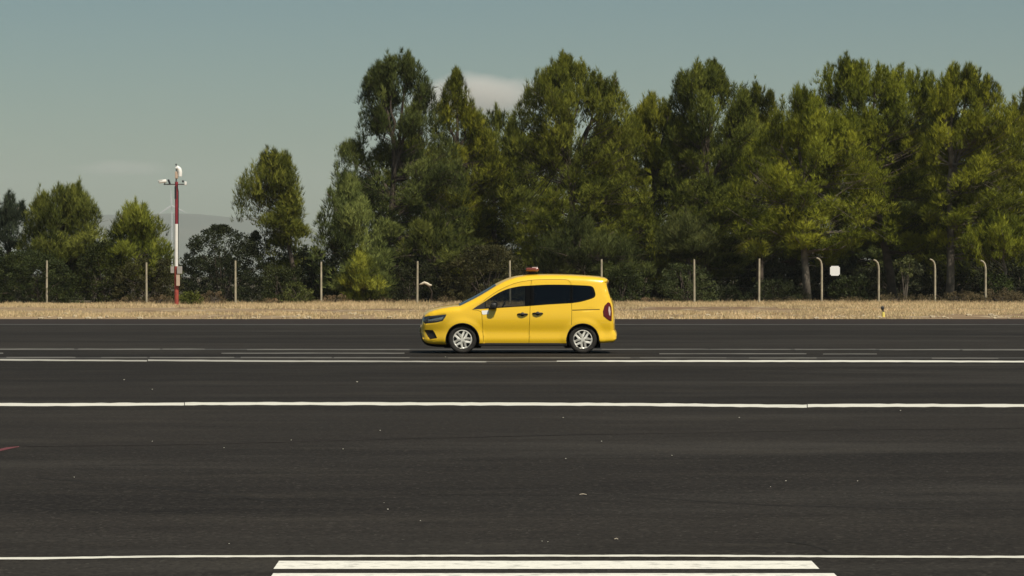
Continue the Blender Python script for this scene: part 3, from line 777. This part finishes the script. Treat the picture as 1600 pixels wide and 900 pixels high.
def pine(name, prof, leaders, D, cx, label, col=(.085,.10,.026), group=None, dens=1.0, cb=None, cat='tree', pale=False, lean=0, needle=1.0, n_sh=36, cl=1.0, open_=0.0):
    a = prof_fn(prof, cx, D); z0, H = a[0,0], a[-1,0]
    ins = np.minimum(.15, (a[:,2]-a[:,1])*.12); a[:,1] += ins; a[:,2] -= ins
    root = empty(name, ((cx-800)/F*D, D, 0)); tag(root, label, cat, group)
    area = np.trapezoid(a[:,2]-a[:,1], a[:,0]) if hasattr(np, 'trapezoid') else np.trapz(a[:,2]-a[:,1], a[:,0])
    lightw = 1; nl = max(9, int(area*.82*dens)); ncl = 8
    ext = lambda z: (np.interp(z, a[:,0], a[:,1]), np.interp(z, a[:,0], a[:,2]))
    lead = [((x-cx)/F*D, CH+(HOR-y)/F*D) for x, y in leaders]
    tk = MB(); stems = []
    r0 = .016*H+.05
    for li, (lx, lz) in enumerate(lead):
        yb = 0 if li == 0 else random.uniform(-1.0, .8)
        if li == 0: base = Vector((0,0,-.1)); b0 = 0
        else:
            s0 = stems[0]; t0 = random.uniform(.38, .62); base = s0(min(lz*.7, lead[0][1]*t0))
        n = 8; pts = []
        for i in range(n+1):
            t = i/n; w = math.sin(t*math.pi)
            pts.append(Vector((base.x+(lx-base.x)*(t**1.25)+w*random.uniform(-.18,.18)+lean*w, base.y+yb*t+w*random.uniform(-.15,.15), base.z+(lz*.985-base.z)*t)))
        zz = [p.z for p in pts]
        def f(z, pts=pts, zz=zz):
            return Vector((np.interp(z, zz, [p.x for p in pts]), np.interp(z, zz, [p.y for p in pts]), z))
        stems.append(f); f.z0 = base.z; f.z1 = lz
        rb = r0 if li == 0 else r0*.5
        tk.tube(pts, [rb*(1-.93*(i/n)**.9)+.012 for i in range(n+1)], 8 if li == 0 else 6)
    C = []; R_ = []; H_ = []; FL = []; TI = []
    # pointed tops
    for s in stems:
        top = s.z1
        for q in range(7):
            z = top-.50-q*.30; p = s(z)
            C.append((p.x+random.uniform(-.1,.1)*(1+q*.5), p.y+random.uniform(-.1,.1)*(1+q*.5), z)); R_.append((.10+.075*q)*cl); H_.append(.85); FL.append(1.0); TI.append(random.uniform(.35,.75))
    for i in range(nl):
        # heights in proportion to the width there
        for _ in range(20):
            t = random.random(); z = z0+(H-z0)*t; l, r = ext(z); w = (r-l)/2
            if random.random() < min(1, (w+.35)/3.0): break
        az = random.uniform(0, 2*math.pi); mid = (l+r)/2; wd = min(w*.85+.3, 3.8)
        rho = 1-.55*random.random()**1.7
        ex = mid+w*rho*math.cos(az); ey = wd*rho*math.sin(az)
        if open_ and random.random() < open_ and t < .75 and abs(math.cos(az)) < .6: continue
        st = min(stems, key=lambda s: abs(s(min(z, s.z1)).x-ex)+(6 if z < s.z0+.5 else 0)+max(0, z-s.z1)*2+random.uniform(0,1.5))
        ln = math.hypot(ex-st(min(z,st.z1)).x, ey); rise = (.15+.75*t)*ln+.1
        za = max(min(z-rise, st.z1*.96), st.z0+.2, z0*.6); A = st(za); B = Vector((ex, ey, z)); 
        mp = A.lerp(B, .5)+Vector((0,0,-.12*ln*(1-t)))+Vector((random.uniform(-.1,.1),random.uniform(-.1,.1),0))*ln
        br = max(.018, .028*ln**.8)
        tk.tube([A, A.lerp(mp,.55)+Vector((0,0,.03*ln)), mp, B], [br, br*.75, br*.5, br*.15], 5, cap=False)
        base_t = random.random()
        flame = min(1, max(.05, (t-.25)*1.6))
        for q in range(ncl):
            u_ = 1-.55*(q/(ncl-1))*random.uniform(.7,1.1); p = mp.lerp(B, (u_-.5)*2) if u_ > .5 else A.lerp(mp, u_*2)
            j = min(.11*ln+.14, .5)
            C.append((p.x+random.gauss(0,j*.7), p.y+random.gauss(0,j*.7), p.z+random.gauss(0,j*.35)+.1)); sc = random.uniform(.7,1.25)*(1 if w > 1.3 else .75)*cl
            R_.append(.70*sc); H_.append((.42+1.05*flame*random.uniform(.6,1.35))*sc); FL.append(flame); TI.append(np.clip(base_t*.8+.1+random.gauss(0,.10),0,1))
            if random.random() < .3:
                tk.tube([mp.lerp(B,.2*q), Vector(C[-1])], [.014,.006], 4, cap=False)
    # clumps that fill the outline: along the top envelope and down both sides
    def place(x, y, z, r, h, fl):
        C.append((x, y, z)); R_.append(r*cl); H_.append(h*cl); FL.append(fl); TI.append(random.uniform(.1,.9))
        st = min(stems, key=lambda s: abs(s(min(z, s.z1)).x-x)+max(0, z-s.z1)); A = st(max(min(z-.5-.45*abs(st(min(z,st.z1)).x-x), st.z1*.95), st.z0+.2)); B = Vector((x, y, z))
        if A.z > .3: tk.tube([A, A.lerp(B,.55)+Vector((0,0,-.06)), B], [.022,.015,.005], 4, cap=False)
    zs = np.linspace(z0, H-.3, 90); ls = np.interp(zs, a[:,0], a[:,1]); rs = np.interp(zs, a[:,0], a[:,2])
    for x in np.arange(a[:,1].min(), a[:,2].max(), .42):
        ok = zs[(ls <= x) & (rs >= x)]
        if len(ok) == 0: continue
        zt = ok.max()
        for q, dz in enumerate((.70, 1.3, 2.1)):
            if random.random() < (.25 if open_ else .12): continue
            if zt-dz > z0: place(x+random.gauss(0,.16), random.gauss(0,.5+.5*q), zt-dz-random.random()*.4, random.uniform(.30,.55), random.uniform(.8,1.5), .9)
    for q in range(int(area*.85*min(dens,1.2))):
        z = z0+(H-.8-z0)*(1-.75*random.random()**1.3); l, r = ext(z)
        if r-l < .8: continue
        t = (z-z0)/(H-z0); place(random.uniform(l, r), random.gauss(0, .35*min(r-l, 6)*.5), z, random.uniform(.40,.65), random.uniform(.5,.8)+.5*t, min(1, max(.1, t*1.3-.2)))
    for z in np.arange(z0+.3, H-1.0, .55):
        l, r = ext(z)
        for xx in (l, r):
            if random.random() < (.45 if open_ else .2): continue
            t = (z-z0)/(H-z0); place(xx+random.gauss(0,.15), random.gauss(0,.8), z+random.gauss(0,.2), random.uniform(.4,.65), random.uniform(.45,.6)+.5*t, min(1,max(.1,t*1.3-.2)))
    full = prof_fn(prof, cx, D); fz = np.linspace(z0, H, 120); fl_ = np.interp(fz, full[:,0], full[:,1]); fr_ = np.interp(fz, full[:,0], full[:,2])
    for q in range(7*len(stems), len(C)):
        ok = fz[(fl_ <= C[q][0]) & (fr_ >= C[q][0])]; top = ok.max() if len(ok) else H
        C[q] = (C[q][0], C[q][1], min(C[q][2], top-.62*H_[q]-.12+random.uniform(-.25,.18)+(random.uniform(.2,.75) if random.random() < .16 else 0)))
    tr = tk.build('trunk', M['bark_pale'] if pale else M['bark'], root, smooth=True)
    FLa = np.array(FL)
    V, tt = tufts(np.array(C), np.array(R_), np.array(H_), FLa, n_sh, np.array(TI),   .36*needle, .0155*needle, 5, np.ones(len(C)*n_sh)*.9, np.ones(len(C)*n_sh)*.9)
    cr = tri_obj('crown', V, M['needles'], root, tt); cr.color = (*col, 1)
    return root
def shrub(name, prof, D, cx, label, col=(.06,.075,.028), group=None, dens=1.0, leaf=.085, cat='bush', stems=5, up=.4, stemmat=None):
    a = prof_fn(prof, cx, D); z0 = 0.0; H = a[-1,0]
    root = empty(name, ((cx-800)/F*D, D, 0)); tag(root, label, cat, group)
    ext = lambda z: (np.interp(z, a[:,0], a[:,1]), np.interp(z, a[:,0], a[:,2]))
    area = np.trapezoid(a[:,2]-a[:,1], a[:,0]) if hasattr(np, 'trapezoid') else np.trapz(a[:,2]-a[:,1], a[:,0])
    nc = max(14, int(area*17*dens)); C = []; R_ = []; TI = []; tk = MB()
    zb = a[0,0]
    for i in range(nc):
        z = zb+(H-zb)*random.random(); l, r = ext(z); w = (r-l)/2; az = random.uniform(0,2*math.pi); rho = 1-.6*random.random()**1.6
        C.append(((l+r)/2+w*rho*math.cos(az), min(w,2.2)*rho*math.sin(az), z-.08)); R_.append(random.uniform(.20,.42)*min(1, .4+w*.5)); TI.append(random.random())
        if i < stems*4:
            x0 = random.uniform(-.25,.25)*(w+.2); B = Vector(C[-1]); A = Vector((x0, random.uniform(-.2,.2), -.05))
            tk.tube([A, A.lerp(B,.5)+Vector((0,0,.12*H)), B], [.035,.022,.006], 5, cap=False)
    n = 46; c = np.repeat(np.array(C), n, 0); rr = np.repeat(np.array(R_), n); N = len(c)
    d = unit(rng.normal(0,1,(N,3))); p = c+d*(rr*rng.random(N)**.4)[:,None]*np.array([1,1,.85])
    dd = unit(d*.6+np.array([0,0,up])+rng.normal(0,.5,(N,3))); s = unit(np.cross(dd, rng.normal(0,1,(N,3))))*(leaf*.36*rng.uniform(.7,1.3,N))[:,None]
    L = leaf*rng.uniform(.8,1.5,N)
    V = np.stack([p-s, p+s, p+dd*L[:,None]], 1)
    V2 = np.stack([p+s*1.0, p-s*1.0, p-dd*(L*.7)[:,None]], 1)
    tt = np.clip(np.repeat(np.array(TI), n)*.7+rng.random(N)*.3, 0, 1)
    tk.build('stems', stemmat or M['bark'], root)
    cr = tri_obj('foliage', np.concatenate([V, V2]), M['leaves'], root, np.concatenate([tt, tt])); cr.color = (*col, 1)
    return root

G1 = (.150,.160,.016); G2 = (.124,.140,.018); G3 = (.155,.176,.016); G4 = (.172,.188,.016); BL = (.042,.056,.032)
PG = 'tall pines behind the fence'
tA = pine('pine_tree', [(82,634,648),(100,584,660),(130,566,672),(170,562,685),(205,574,700),(225,530,715),(260,524,722),(300,530,725),(340,552,730),(400,560,735),(445,585,705)],
     [(640,82),(592,97),(611,108),(664,132),(548,222)], 176, 598, 'tallest twin-topped pine at the left end of the tall pines', (.085,.105,.026), PG, open_=.12)
tB = pine('pine_tree', [(108,708,718),(130,698,726),(160,688,738),(200,676,760),(260,668,790),(330,660,800),(400,660,800),(440,680,790)],
     [(712,107),(690,140),(740,160)], 180, 715, 'pine with a thin spire top in front of the small cloud', G1, PG)
tC = pine('pine_tree', [(166,770,780),(185,745,800),(220,722,830),(300,705,840),(400,695,845),(440,710,830)],
     [(775,165),(748,178),(803,180)], 183, 772, 'lower feathery pine in the dip under the small cloud', (.125,.145,.024), PG, open_=.15, dens=.9)
tD = pine('pine_tree', [(90,880,892),(108,852,925),(140,816,975),(180,803,992),(230,798,1000),(300,788,1010),(380,805,1030),(435,830,1020)],
     [(885,89),(915,98),(855,110),(966,115),(940,118)], 174, 898, 'broad dark pine with several spires right of the small cloud', G2, PG)
tE = pine('pine_tree', [(148,1012,1028),(175,990,1052),(230,970,1080),(320,960,1100),(400,968,1110),(440,985,1090)],
     [(1020,147),(1003,160),(1045,160)], 181, 1024, 'lower pine filling the gap between two broad pines', G1, PG, dens=.8)
tF = pine('pine_tree', [(95,1086,1118),(120,1056,1145),(160,1045,1180),(220,1040,1196),(300,1030,1200),(380,1035,1190),(435,1060,1150)],
     [(1092,94),(1112,97),(1062,120),(1142,127),(1168,150)], 177, 1106, 'broad pine with a round open top in the middle of the row', (.110,.130,.020), PG)
tG = pine('pine_tree', [(134,1172,1190),(165,1148,1230),(230,1130,1240),(330,1130,1250),(400,1140,1240)],
     [(1182,135),(1212,146),(1160,150)], 184, 1188, 'pine mostly hidden between the middle pine and the forked front pine', G1, PG, dens=.7)
tH = pine('pine_tree', [(134,1238,1254),(165,1226,1290),(200,1195,1335),(240,1162,1370),(290,1146,1385),(340,1140,1394),(380,1168,1390),(412,1200,1340)],
     [(1246,133),(1275,158),(1325,196),(1205,195)], 170, 1262, 'nearest wide pine with bare pale trunk left of the white sign', G3, PG, pale=True, dens=1.0, open_=.12)
tI = pine('pine_tree', [(92,1302,1328),(104,1281,1400),(125,1276,1460),(180,1285,1478),(250,1300,1482),(330,1330,1492),(385,1365,1480)],
     [(1310,91),(1340,96),(1376,99),(1440,107),(1410,102),(1288,110),(1458,122)], 180, 1396, 'massive flat-topped pine above the white sign', G3, PG, dens=1.12)
tJ = pine('pine_tree', [(104,1486,1525),(128,1462,1558),(180,1450,1590),(250,1442,1600),(330,1450,1610),(392,1470,1600)],
     [(1490,104),(1520,107),(1546,118),(1472,128)], 175, 1484, 'tall yellowish pine second from the right edge', G4, PG, pale=True, dens=1.12)
tK = pine('pine_tree', [(140,1592,1615),(170,1566,1645),(230,1550,1685),(330,1540,1695),(400,1560,1680)],
     [(1602,138),(1578,152),(1640,155)], 181, 1612, 'pine cut off by the right edge of the view', G1, PG)
tM = pine('pine_tree', [(335,1545,1575),(355,1505,1610),(380,1500,1620),(402,1525,1600)], [(1560,334),(1590,345)], 171, 1572, 'low spreading pine with light pads at the far right', G3, None, pale=True)
tM2 = pine('pine_tree', [(325,1060,1080),(350,1035,1110),(378,1030,1120),(405,1050,1105)], [(1070,322)], 172, 1078, 'small layered pine in front of the middle pines', (.085,.098,.028), None)
tM3 = pine('pine_tree', [(340,890,910),(365,850,960),(390,830,1010),(415,840,1015),(440,860,1000)], [(900,337),(960,360)], 170, 915, 'low layered pine right behind the car roof', (.070,.085,.022), None)
tM4 = pine('pine_tree', [(330,655,680),(355,640,730),(380,620,745),(410,625,740)], [(665,328),(700,345)], 170, 690, 'small pine with light pads left of the car roof', (.090,.105,.022), None)
tN = pine('pine_tree', [(282,540,556),(310,505,572),(345,496,585),(390,490,602),(430,498,612),(462,508,606)], [(548,281),(512,298),(570,318)], 168, 548,
     'young lighter green pine at the left foot of the tall pines', (.135,.165,.045), None, dens=1.9)
tN2 = pine('pine_sapling', [(388,556,572),(415,540,590),(445,534,600),(468,540,600)], [(564,386),(585,420)], 166, 568, 'bright yellow-green pine sapling behind the fence', (.20,.22,.030), None, dens=2.2, cl=.85)
tO = pine('pine_tree', [(240,396,450),(262,383,463),(290,371,469),(318,365,468),(342,386,470),(368,412,478),(392,425,474),(430,425,478)], [(443,239),(402,241),(422,252)], 172, 460,
     'lone slender pine with a leaning stem right of the mast', (.14,.155,.024), None, dens=1.6, open_=.1)
tR = pine('pine_tree', [(290,90,134),(310,56,148),(340,42,158),(380,30,166),(430,25,166),(455,40,150)], [(96,291),(127,288),(62,309),(143,306)], 172, 100,
     'broad pale-topped pine left of the mast, wider of the two', (.125,.142,.026), None, dens=1.7)
tS = pine('pine_tree', [(314,204,218),(335,182,240),(360,170,256),(390,164,268),(430,166,272),(450,180,262)], [(211,313),(232,335),(190,334)], 169, 214,
     'conical yellow-green pine just left of the mast', (.155,.178,.024), None, dens=1.9)
tT = pine('pine_tree', [(305,8,26),(325,-6,42),(350,-16,46),(400,-25,52),(440,-20,50)], [(14,304),(32,322),(-6,322)], 176, 12, 'sparse bluish pine cut off by the left edge of the view', BL, None, dens=.7, open_=.3)
# shrubs and low broad-leaved trees
dk = (0.032,0.041,0.014); br_ = (0.060,0.058,0.022)
shrub('holm_oak', [(352,334,352),(372,300,392),(400,288,415),(440,282,425),(474,290,420)], 171, 348, 'dark rounded evergreen bush right of the mast', (0.032,0.040,0.016), dens=.8)
shrub('holm_oak', [(362,392,420),(385,380,475),(420,378,515),(450,385,520),(474,400,500)], 174, 445, 'dark green thicket under the lone slender pine', (0.035,0.046,0.014), dens=.8)
shrub('holm_oak', [(385,470,505),(420,462,530),(474,468,530)], 170, 498, 'dark bush behind the fence post left of the young light pine', (0.032,0.042,0.014))
shrub('bush', [(378,140,182),(410,122,200),(474,125,200)], 168, 160, 'dark olive bush between the two pines left of the mast', (0.037,0.046,0.012))
shrub('bush', [(392,14,60),(420,-10,120),(474,-20,130)], 166, 55, 'dark green bush at the left edge behind the fence', (0.037,0.049,0.015))
shrub('bush', [(404,205,262),(430,178,282),(474,176,285)], 167, 230, 'brownish bush behind the mast foot', (0.053,0.053,0.019))
shrub('bush', [(385,-40,0),(420,-60,20),(474,-60,20)], 170, -20, 'dark bush half outside the left edge', (0.034,0.044,0.015))
shrub('bush', [(418,415,470),(474,400,480)], 167, 440, 'olive bush under the lone slender pine beside the fence', (0.040,0.049,0.016))
shrub('bush', [(440,448,468),(455,440,490),(475,440,492)], 165.5, 466, 'small light green bush left of the bright sapling', (0.085,0.100,0.028), leaf=.075)
shrub('bush', [(384,735,780),(405,700,822),(440,682,838),(474,690,835)], 168, 757, 'brownish olive bush behind the car windshield', br_)
shrub('bush', [(408,610,680),(440,600,690),(474,605,690)], 169, 645, 'dark shady bush behind the pale dead branch', (0.032,0.037,0.015))
shrub('bush', [(412,1048,1090),(438,1024,1114),(474,1028,1116)], 166.5, 1072, 'grey-green bush around the fence post right of the car', (0.059,0.074,0.026), leaf=.075)
shrub('bush', [(425,950,1000),(450,930,1025),(474,935,1025)], 168, 978, 'dark green bush just right of the car rear', (0.037,0.049,0.015))
shrub('bush', [(432,1312,1352),(450,1296,1352),(474,1300,1350)], 167.5, 1328, 'dark ivy-like bush below the white sign', (0.037,0.049,0.016), leaf=.11)
shrub('bush', [(438,1190,1230),(455,1165,1262),(474,1165,1265)], 168, 1214, 'dark low bush left of the first bent post', (0.029,0.037,0.014))
shrub('bush', [(446,1110,1150),(474,1100,1165)], 169, 1132, 'low shaded bush under the middle pines', (0.029,0.037,0.014))
shrub('bush', [(398,1404,1420),(412,1398,1428),(430,1404,1424)], 168.5, 1413, 'thin young tree with light leaves between two bent posts', (0.090,0.100,0.034), cat='tree', stems=2, stemmat=M['bark_pale'])
shrub('bush', [(428,1535,1575),(448,1530,1585),(455,1535,1580)], 170, 1558, 'green bush under the far right pines', (0.048,0.066,0.016))
shrub('bush', [(455,286,302),(462,280,314),(476,278,316)], 158, 296, 'small rounded green bush at the foot of the mast', (0.100,0.115,0.022), leaf=.06, dens=2.5)
# dry bushes along the fence
for (cx, top, wd, D, lab) in [(250,462,26,160,'low dry brown scrub just left of the mast foot'),(334,455,20,160,'bare brown twiggy scrub between the mast and the next fence post'),
        (205,466,30,163,'low dry scrub left of the second fence post from the left'),(420,466,24,163,'low dry scrub below the lone slender pine'),(525,462,30,164,'brown scrub in front of the young lighter green pine'),
        (600,466,24,164,'low brown scrub between the bright sapling and the dead branch'),(700,465,30,164,'low dark brown scrub just ahead of the car bonnet'),(1020,466,30,165,'low brown scrub between the car and the grey-green bush'),
        (1235,466,30,166,'low dry scrub left of the first bent post'),(1330,464,26,166,'low dry scrub on the ground below the white sign'),(1400,458,26,168,'brown scrub at the foot of the thin young tree'),
        (1450,460,34,168,'brown scrub behind the bent post under the yellowish pine'),(1500,456,34,168,'brown scrub between the two rightmost bent posts'),(1560,452,38,168,'high brown scrub right of the rightmost bent post in view'),(1600,456,34,168,'brown scrub cut off by the right edge')]:
    shrub('dry_bush', [(top,cx-wd*.5,cx+wd*.5),(top+6,cx-wd,cx+wd),(478,cx-wd,cx+wd)], D, cx, lab, (.17,.125,.068) if cx < 1100 else (.125,.10,.052), 'dry scrub along the fence', dens=1.2, leaf=.055, up=.8)
# pale dead branch
D = 165.5; c = px_at(660, 443, D)
db = empty('dead_branch', (c.x, D, 0)); tag(db, 'short pale bleached dead branch beside a fence post left of the car', 'branch')
q = lambda px, py: Vector(((px-660)/F*D, 0, CH+(HOR-py)/F*D))
MB().tube([q(655,444.6),q(659.5,443.2),q(663,441.6),q(667,443.2),q(671,445.6),q(674.5,445.8)], [.03,.07,.085,.095,.09,.05], 8).build('limb', M['dead'], db, smooth=True)
MB().tube([q(667,443.2)+Vector((0,.1,0)),q(672,456)+Vector((.1,.5,0)),q(670,474)+Vector((.1,.8,-.1))], [.04,.05,.06], 6).build('stalk', M['bark'], db)

# back rows: the same pines again, deeper in the wood
back_src = [tD, tF, tI, tA, tJ]
for i, px in enumerate([655, 745, 840, 940, 1010, 1075, 1160, 1230, 1330, 1420, 1510, 1590, 1680, 1465, 1375]):
    src = back_src[i % 5]; D = 192+8*(i % 2); c = copy_tree(src)
    sc = {0:.80,1:.80,2:.80,3:.78,4:.80}[i % 5]*(.93 if px < 850 else 1.2 if i == 13 else 1.06)
    c.location = ((px-800)/F*D, D, 0); c.scale = (sc*1.05, sc*1.05, sc); c.rotation_euler = (0,0,2.2*i+.7)
    c['label'] = 'dark pine in the shaded back row behind the tall front pines'; c['group'] = 'back row pines'
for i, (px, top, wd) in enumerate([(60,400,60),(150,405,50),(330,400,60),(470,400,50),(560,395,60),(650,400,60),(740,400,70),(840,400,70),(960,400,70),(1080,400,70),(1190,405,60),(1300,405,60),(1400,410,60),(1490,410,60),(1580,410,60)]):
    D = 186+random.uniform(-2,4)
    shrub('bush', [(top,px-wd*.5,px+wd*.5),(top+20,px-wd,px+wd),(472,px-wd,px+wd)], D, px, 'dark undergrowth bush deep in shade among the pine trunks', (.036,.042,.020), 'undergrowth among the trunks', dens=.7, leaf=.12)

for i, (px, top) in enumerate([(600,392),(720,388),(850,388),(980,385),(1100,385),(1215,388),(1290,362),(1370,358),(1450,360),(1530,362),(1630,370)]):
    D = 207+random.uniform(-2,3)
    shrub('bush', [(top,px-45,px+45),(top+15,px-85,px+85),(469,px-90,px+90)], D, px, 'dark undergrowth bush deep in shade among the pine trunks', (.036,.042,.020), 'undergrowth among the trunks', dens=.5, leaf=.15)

# ------------------------------------------------------------------ dry grass (stuff)
def vnoise(x, y, seed=0):
    r = np.random.default_rng(seed); T = r.random((64,64)); xi = np.floor(x).astype(int); yi = np.floor(y).astype(int); fx = x-xi; fy = y-yi
    fx = fx*fx*(3-2*fx); fy = fy*fy*(3-2*fy); g = lambda i, j: T[i % 64, j % 64]
    return (g(xi,yi)*(1-fx)+g(xi+1,yi)*fx)*(1-fy)+(g(xi,yi+1)*(1-fx)+g(xi+1,yi+1)*fx)*fy
def grass(name, n, y0, y1, hmin, hmax, col, label, thr, seed, nb=4, ysc=.16):
    Y = y0+(y1-y0)*rng.random(n)**.9; X = (rng.random(n)-.5)*2*(Y*.235)
    nz = .6*vnoise(X*.10+40, Y*ysc+3, seed)+.4*vnoise(X*.6+9, Y*.22, seed+1)
    bare = .17*np.exp(-((Y-132)/6.5)**2)*(vnoise(X*.07+3, Y*.02, seed+5) > .42)
    k = nz > (thr+bare)*rng.uniform(.65,1.35,n); X, Y, nz = X[k], Y[k], nz[k]; m = len(X)
    h = rng.uniform(hmin,hmax,m)*(.6+.8*nz)
    base = np.stack([X,Y,np.full(m,-.012)],1); base = np.repeat(base, nb, 0)+np.concatenate([rng.normal(0,.07,(m*nb,2)), np.zeros((m*nb,1))],1)
    L = np.repeat(h, nb)*rng.uniform(.6,1.2,m*nb); d = unit(np.concatenate([rng.normal(0,.42,(m*nb,2)), np.ones((m*nb,1))],1))
    az = rng.random(m*nb)*2*np.pi; s = np.stack([np.cos(az),np.sin(az),np.zeros(m*nb)],1)*(.016+.05*L)[:,None]*.7
    V = np.stack([base-s, base+s, base+d*L[:,None]],1); tt = np.clip(np.repeat(nz,nb)*.5+rng.random(m*nb)*.6-.1,0,1)
    o = tri_obj(name, V, M['straw'], None, tt); o.color = (*col,1); tag(o, label, kind='stuff')
grass('dry_grass', 90000, Y_SHO-.25, Y_FENCE+1, .05, .18, (.74,.575,.33), 'mown dry straw-coloured grass between asphalt and fence', .54, 3)
grass('tall_dry_grass', 9000, Y_FENCE-8, Y_FENCE+4, .07, .27, (.60,.46,.26), 'taller dry grass along the foot of the fence', .53, 8, nb=6)

# pale stones in the grass near the asphalt edge
sv = []; bms = bmesh.new(); bmesh.ops.create_icosphere(bms, subdivisions=1, radius=1); bms.verts.index_update(); ico = [v.co.copy() for v in bms.verts]; icf = [[v.index for v in f.verts] for f in bms.faces]; bms.free()
stn = MB()
for q in range(80):
    y = Y_SHO+.3+14*random.random()**1.7; x = random.uniform(-.22,.22)*y; r = random.uniform(.04,.12)
    stn.add([(x+c.x*r*1.3*random.uniform(.8,1.2), y+c.y*r*random.uniform(.8,1.2), .02+c.z*r*.6) for c in ico], icf)
M['stone'] = mat('pale_limestone', (.46,.38,.26), .95, noise=(6,.25))
tag(stn.build('pale_stones', M['stone']), 'scattered pale stones lying in the dry grass by the asphalt', kind='stuff')

# pebbles on the asphalt
bmp = bmesh.new(); bmesh.ops.create_icosphere(bmp, subdivisions=1, radius=1)
for v in bmp.verts: v.co *= random.uniform(.75,1.2); v.co.z *= .6
pm = bpy.data.meshes.new('pebble'); bmp.to_mesh(pm); bmp.free(); pm.materials.append(M['pebble'])
for (px, py, s) in [(606,796.5,.013),(558,597.5,.03),(116,746,.010),(657,814,.008),(1228,752,.012),(696,558,.02),(358,850,.008),(1340,752,.01),(940,690,.014),(238,690,.012),(350,700,.012),(536,702,.012),(594,673,.014),(1155,653,.018),(880,653,.016),(1407,642,.018),(194,594,.025),(238,609,.022),(455,688,.012),(884,717,.012),(856,847,.008),(1050,712,.01),(600,786,.006),(847,846,.007),(1204,761,.007)]:
    o = bpy.data.objects.new('pebble', pm); COL.objects.link(o); x, y = px_ground(px, py); o.location = (x, y, s*.4); s *= .5; o.scale = (s*1.2, s, s); o.rotation_euler = (0,0,random.uniform(0,6))
    tag(o, 'tiny pale pebble lying loose on the dark asphalt', 'pebble', 'pebbles scattered on the asphalt')
for (px, py, L, lab) in [(911,774,.028,'thin pale straw scrap on the asphalt below the car rear'),(963,844,.012,'short pale scrap on the asphalt just beyond the thick bars')]:
    x, y = px_ground(px, py); o = MB().tube([(-L,0,.008),(0,.004,.012),(L,0,.007)], [.002,.003,.002], 6).build('straw_scrap', M['dead'], None, loc=(x,y,0)); tag(o, lab, 'scrap')

# ------------------------------------------------------------------ cloud and haze
def cloud(cx, cy, D, w, h, dens, name, label, seed):
    c = px_at(cx, cy, D); bm = bmesh.new(); bmesh.ops.create_icosphere(bm, subdivisions=4, radius=1)
    me = bpy.data.meshes.new(name); bm.to_mesh(me); bm.free()
    o = bpy.data.objects.new(name, me); COL.objects.link(o); o.location = c; o.scale = (w*1.3, w*.8, h*1.5); tag(o, label, kind='stuff')
    m = bpy.data.materials.new(name); m.use_nodes = True; nt = m.node_tree; nt.nodes.clear()
    out = nt.nodes.new('ShaderNodeOutputMaterial'); pv = nt.nodes.new('ShaderNodeVolumePrincipled'); tc = nt.nodes.new('ShaderNodeTexCoord')
    ln = nt.nodes.new('ShaderNodeVectorMath'); ln.operation = 'LENGTH'; n = nt.nodes.new('ShaderNodeTexNoise'); n.inputs['Scale'].default_value = 1.7; n.inputs['Detail'].default_value = 6; n.inputs['Roughness'].default_value = .55
    mp = nt.nodes.new('ShaderNodeMapping'); mp.inputs['Location'].default_value = (seed, 0, 0); mp.inputs['Scale'].default_value = (1.6, 1, .8)
    r1 = nt.nodes.new('ShaderNodeMapRange'); r1.inputs[1].default_value = .25; r1.inputs[2].default_value = .98; r1.inputs[3].default_value = .75; r1.inputs[4].default_value = -.55
    ad = nt.nodes.new('ShaderNodeMath'); ad.operation = 'ADD'; r2 = nt.nodes.new('ShaderNodeMapRange'); r2.inputs[1].default_value = .48; r2.inputs[2].default_value = 1.12; r2.inputs[4].default_value = dens
    L = nt.links.new
    L(tc.outputs['Object'], ln.inputs[0]); L(tc.outputs['Object'], mp.inputs[0]); L(mp.outputs[0], n.inputs['Vector']); L(ln.outputs['Value'], r1.inputs[0])
    L(n.outputs['Fac'], ad.inputs[0]); L(r1.outputs[0], ad.inputs[1]); L(ad.outputs[0], r2.inputs[0]); L(r2.outputs[0], pv.inputs['Density'])
    pv.inputs['Color'].default_value = (1,.97,.93,1); pv.inputs['Anisotropy'].default_value = 0.0; L(pv.outputs[0], out.inputs['Volume'])
    me.materials.append(m)
    return o
cloud(748, 150, 16000, 520, 150, .0075, 'cloud', 'small pale cumulus cloud just above the dip in the pines', 4.0)

cloud(190, 262, 17000, 420, 60, .0012, 'cloud', 'very faint thin cloud wisp low in the sky above the mast', 9.0)

def haze_box():
    x0, x1, y0, y1, z0, z1 = -8300, 8300, -600, 10800, -5.0, 420
    v = [(x,y,z) for z in (z0,z1) for y in (y0,y1) for x in (x0,x1)]
    o = mesh_obj('haze', v, [(0,2,3,1),(4,5,7,6),(0,1,5,4),(2,6,7,3),(0,4,6,2),(1,3,7,5)], None); tag(o, 'thin pale summer haze over the whole airfield', kind='stuff')
    m = bpy.data.materials.new('haze'); m.use_nodes = True; nt = m.node_tree; nt.nodes.clear()
    out = nt.nodes.new('ShaderNodeOutputMaterial'); pv = nt.nodes.new('ShaderNodeVolumePrincipled')
    pv.inputs['Color'].default_value = (.86,.92,.92,1); pv.inputs['Density'].default_value = HAZE
    nt.links.new(pv.outputs[0], out.inputs['Volume']); o.data.materials.append(m)
haze_box()

print('TRIS', sum(len(me.loop_triangles) if not me.calc_loop_triangles() else 0 for me in bpy.data.meshes))
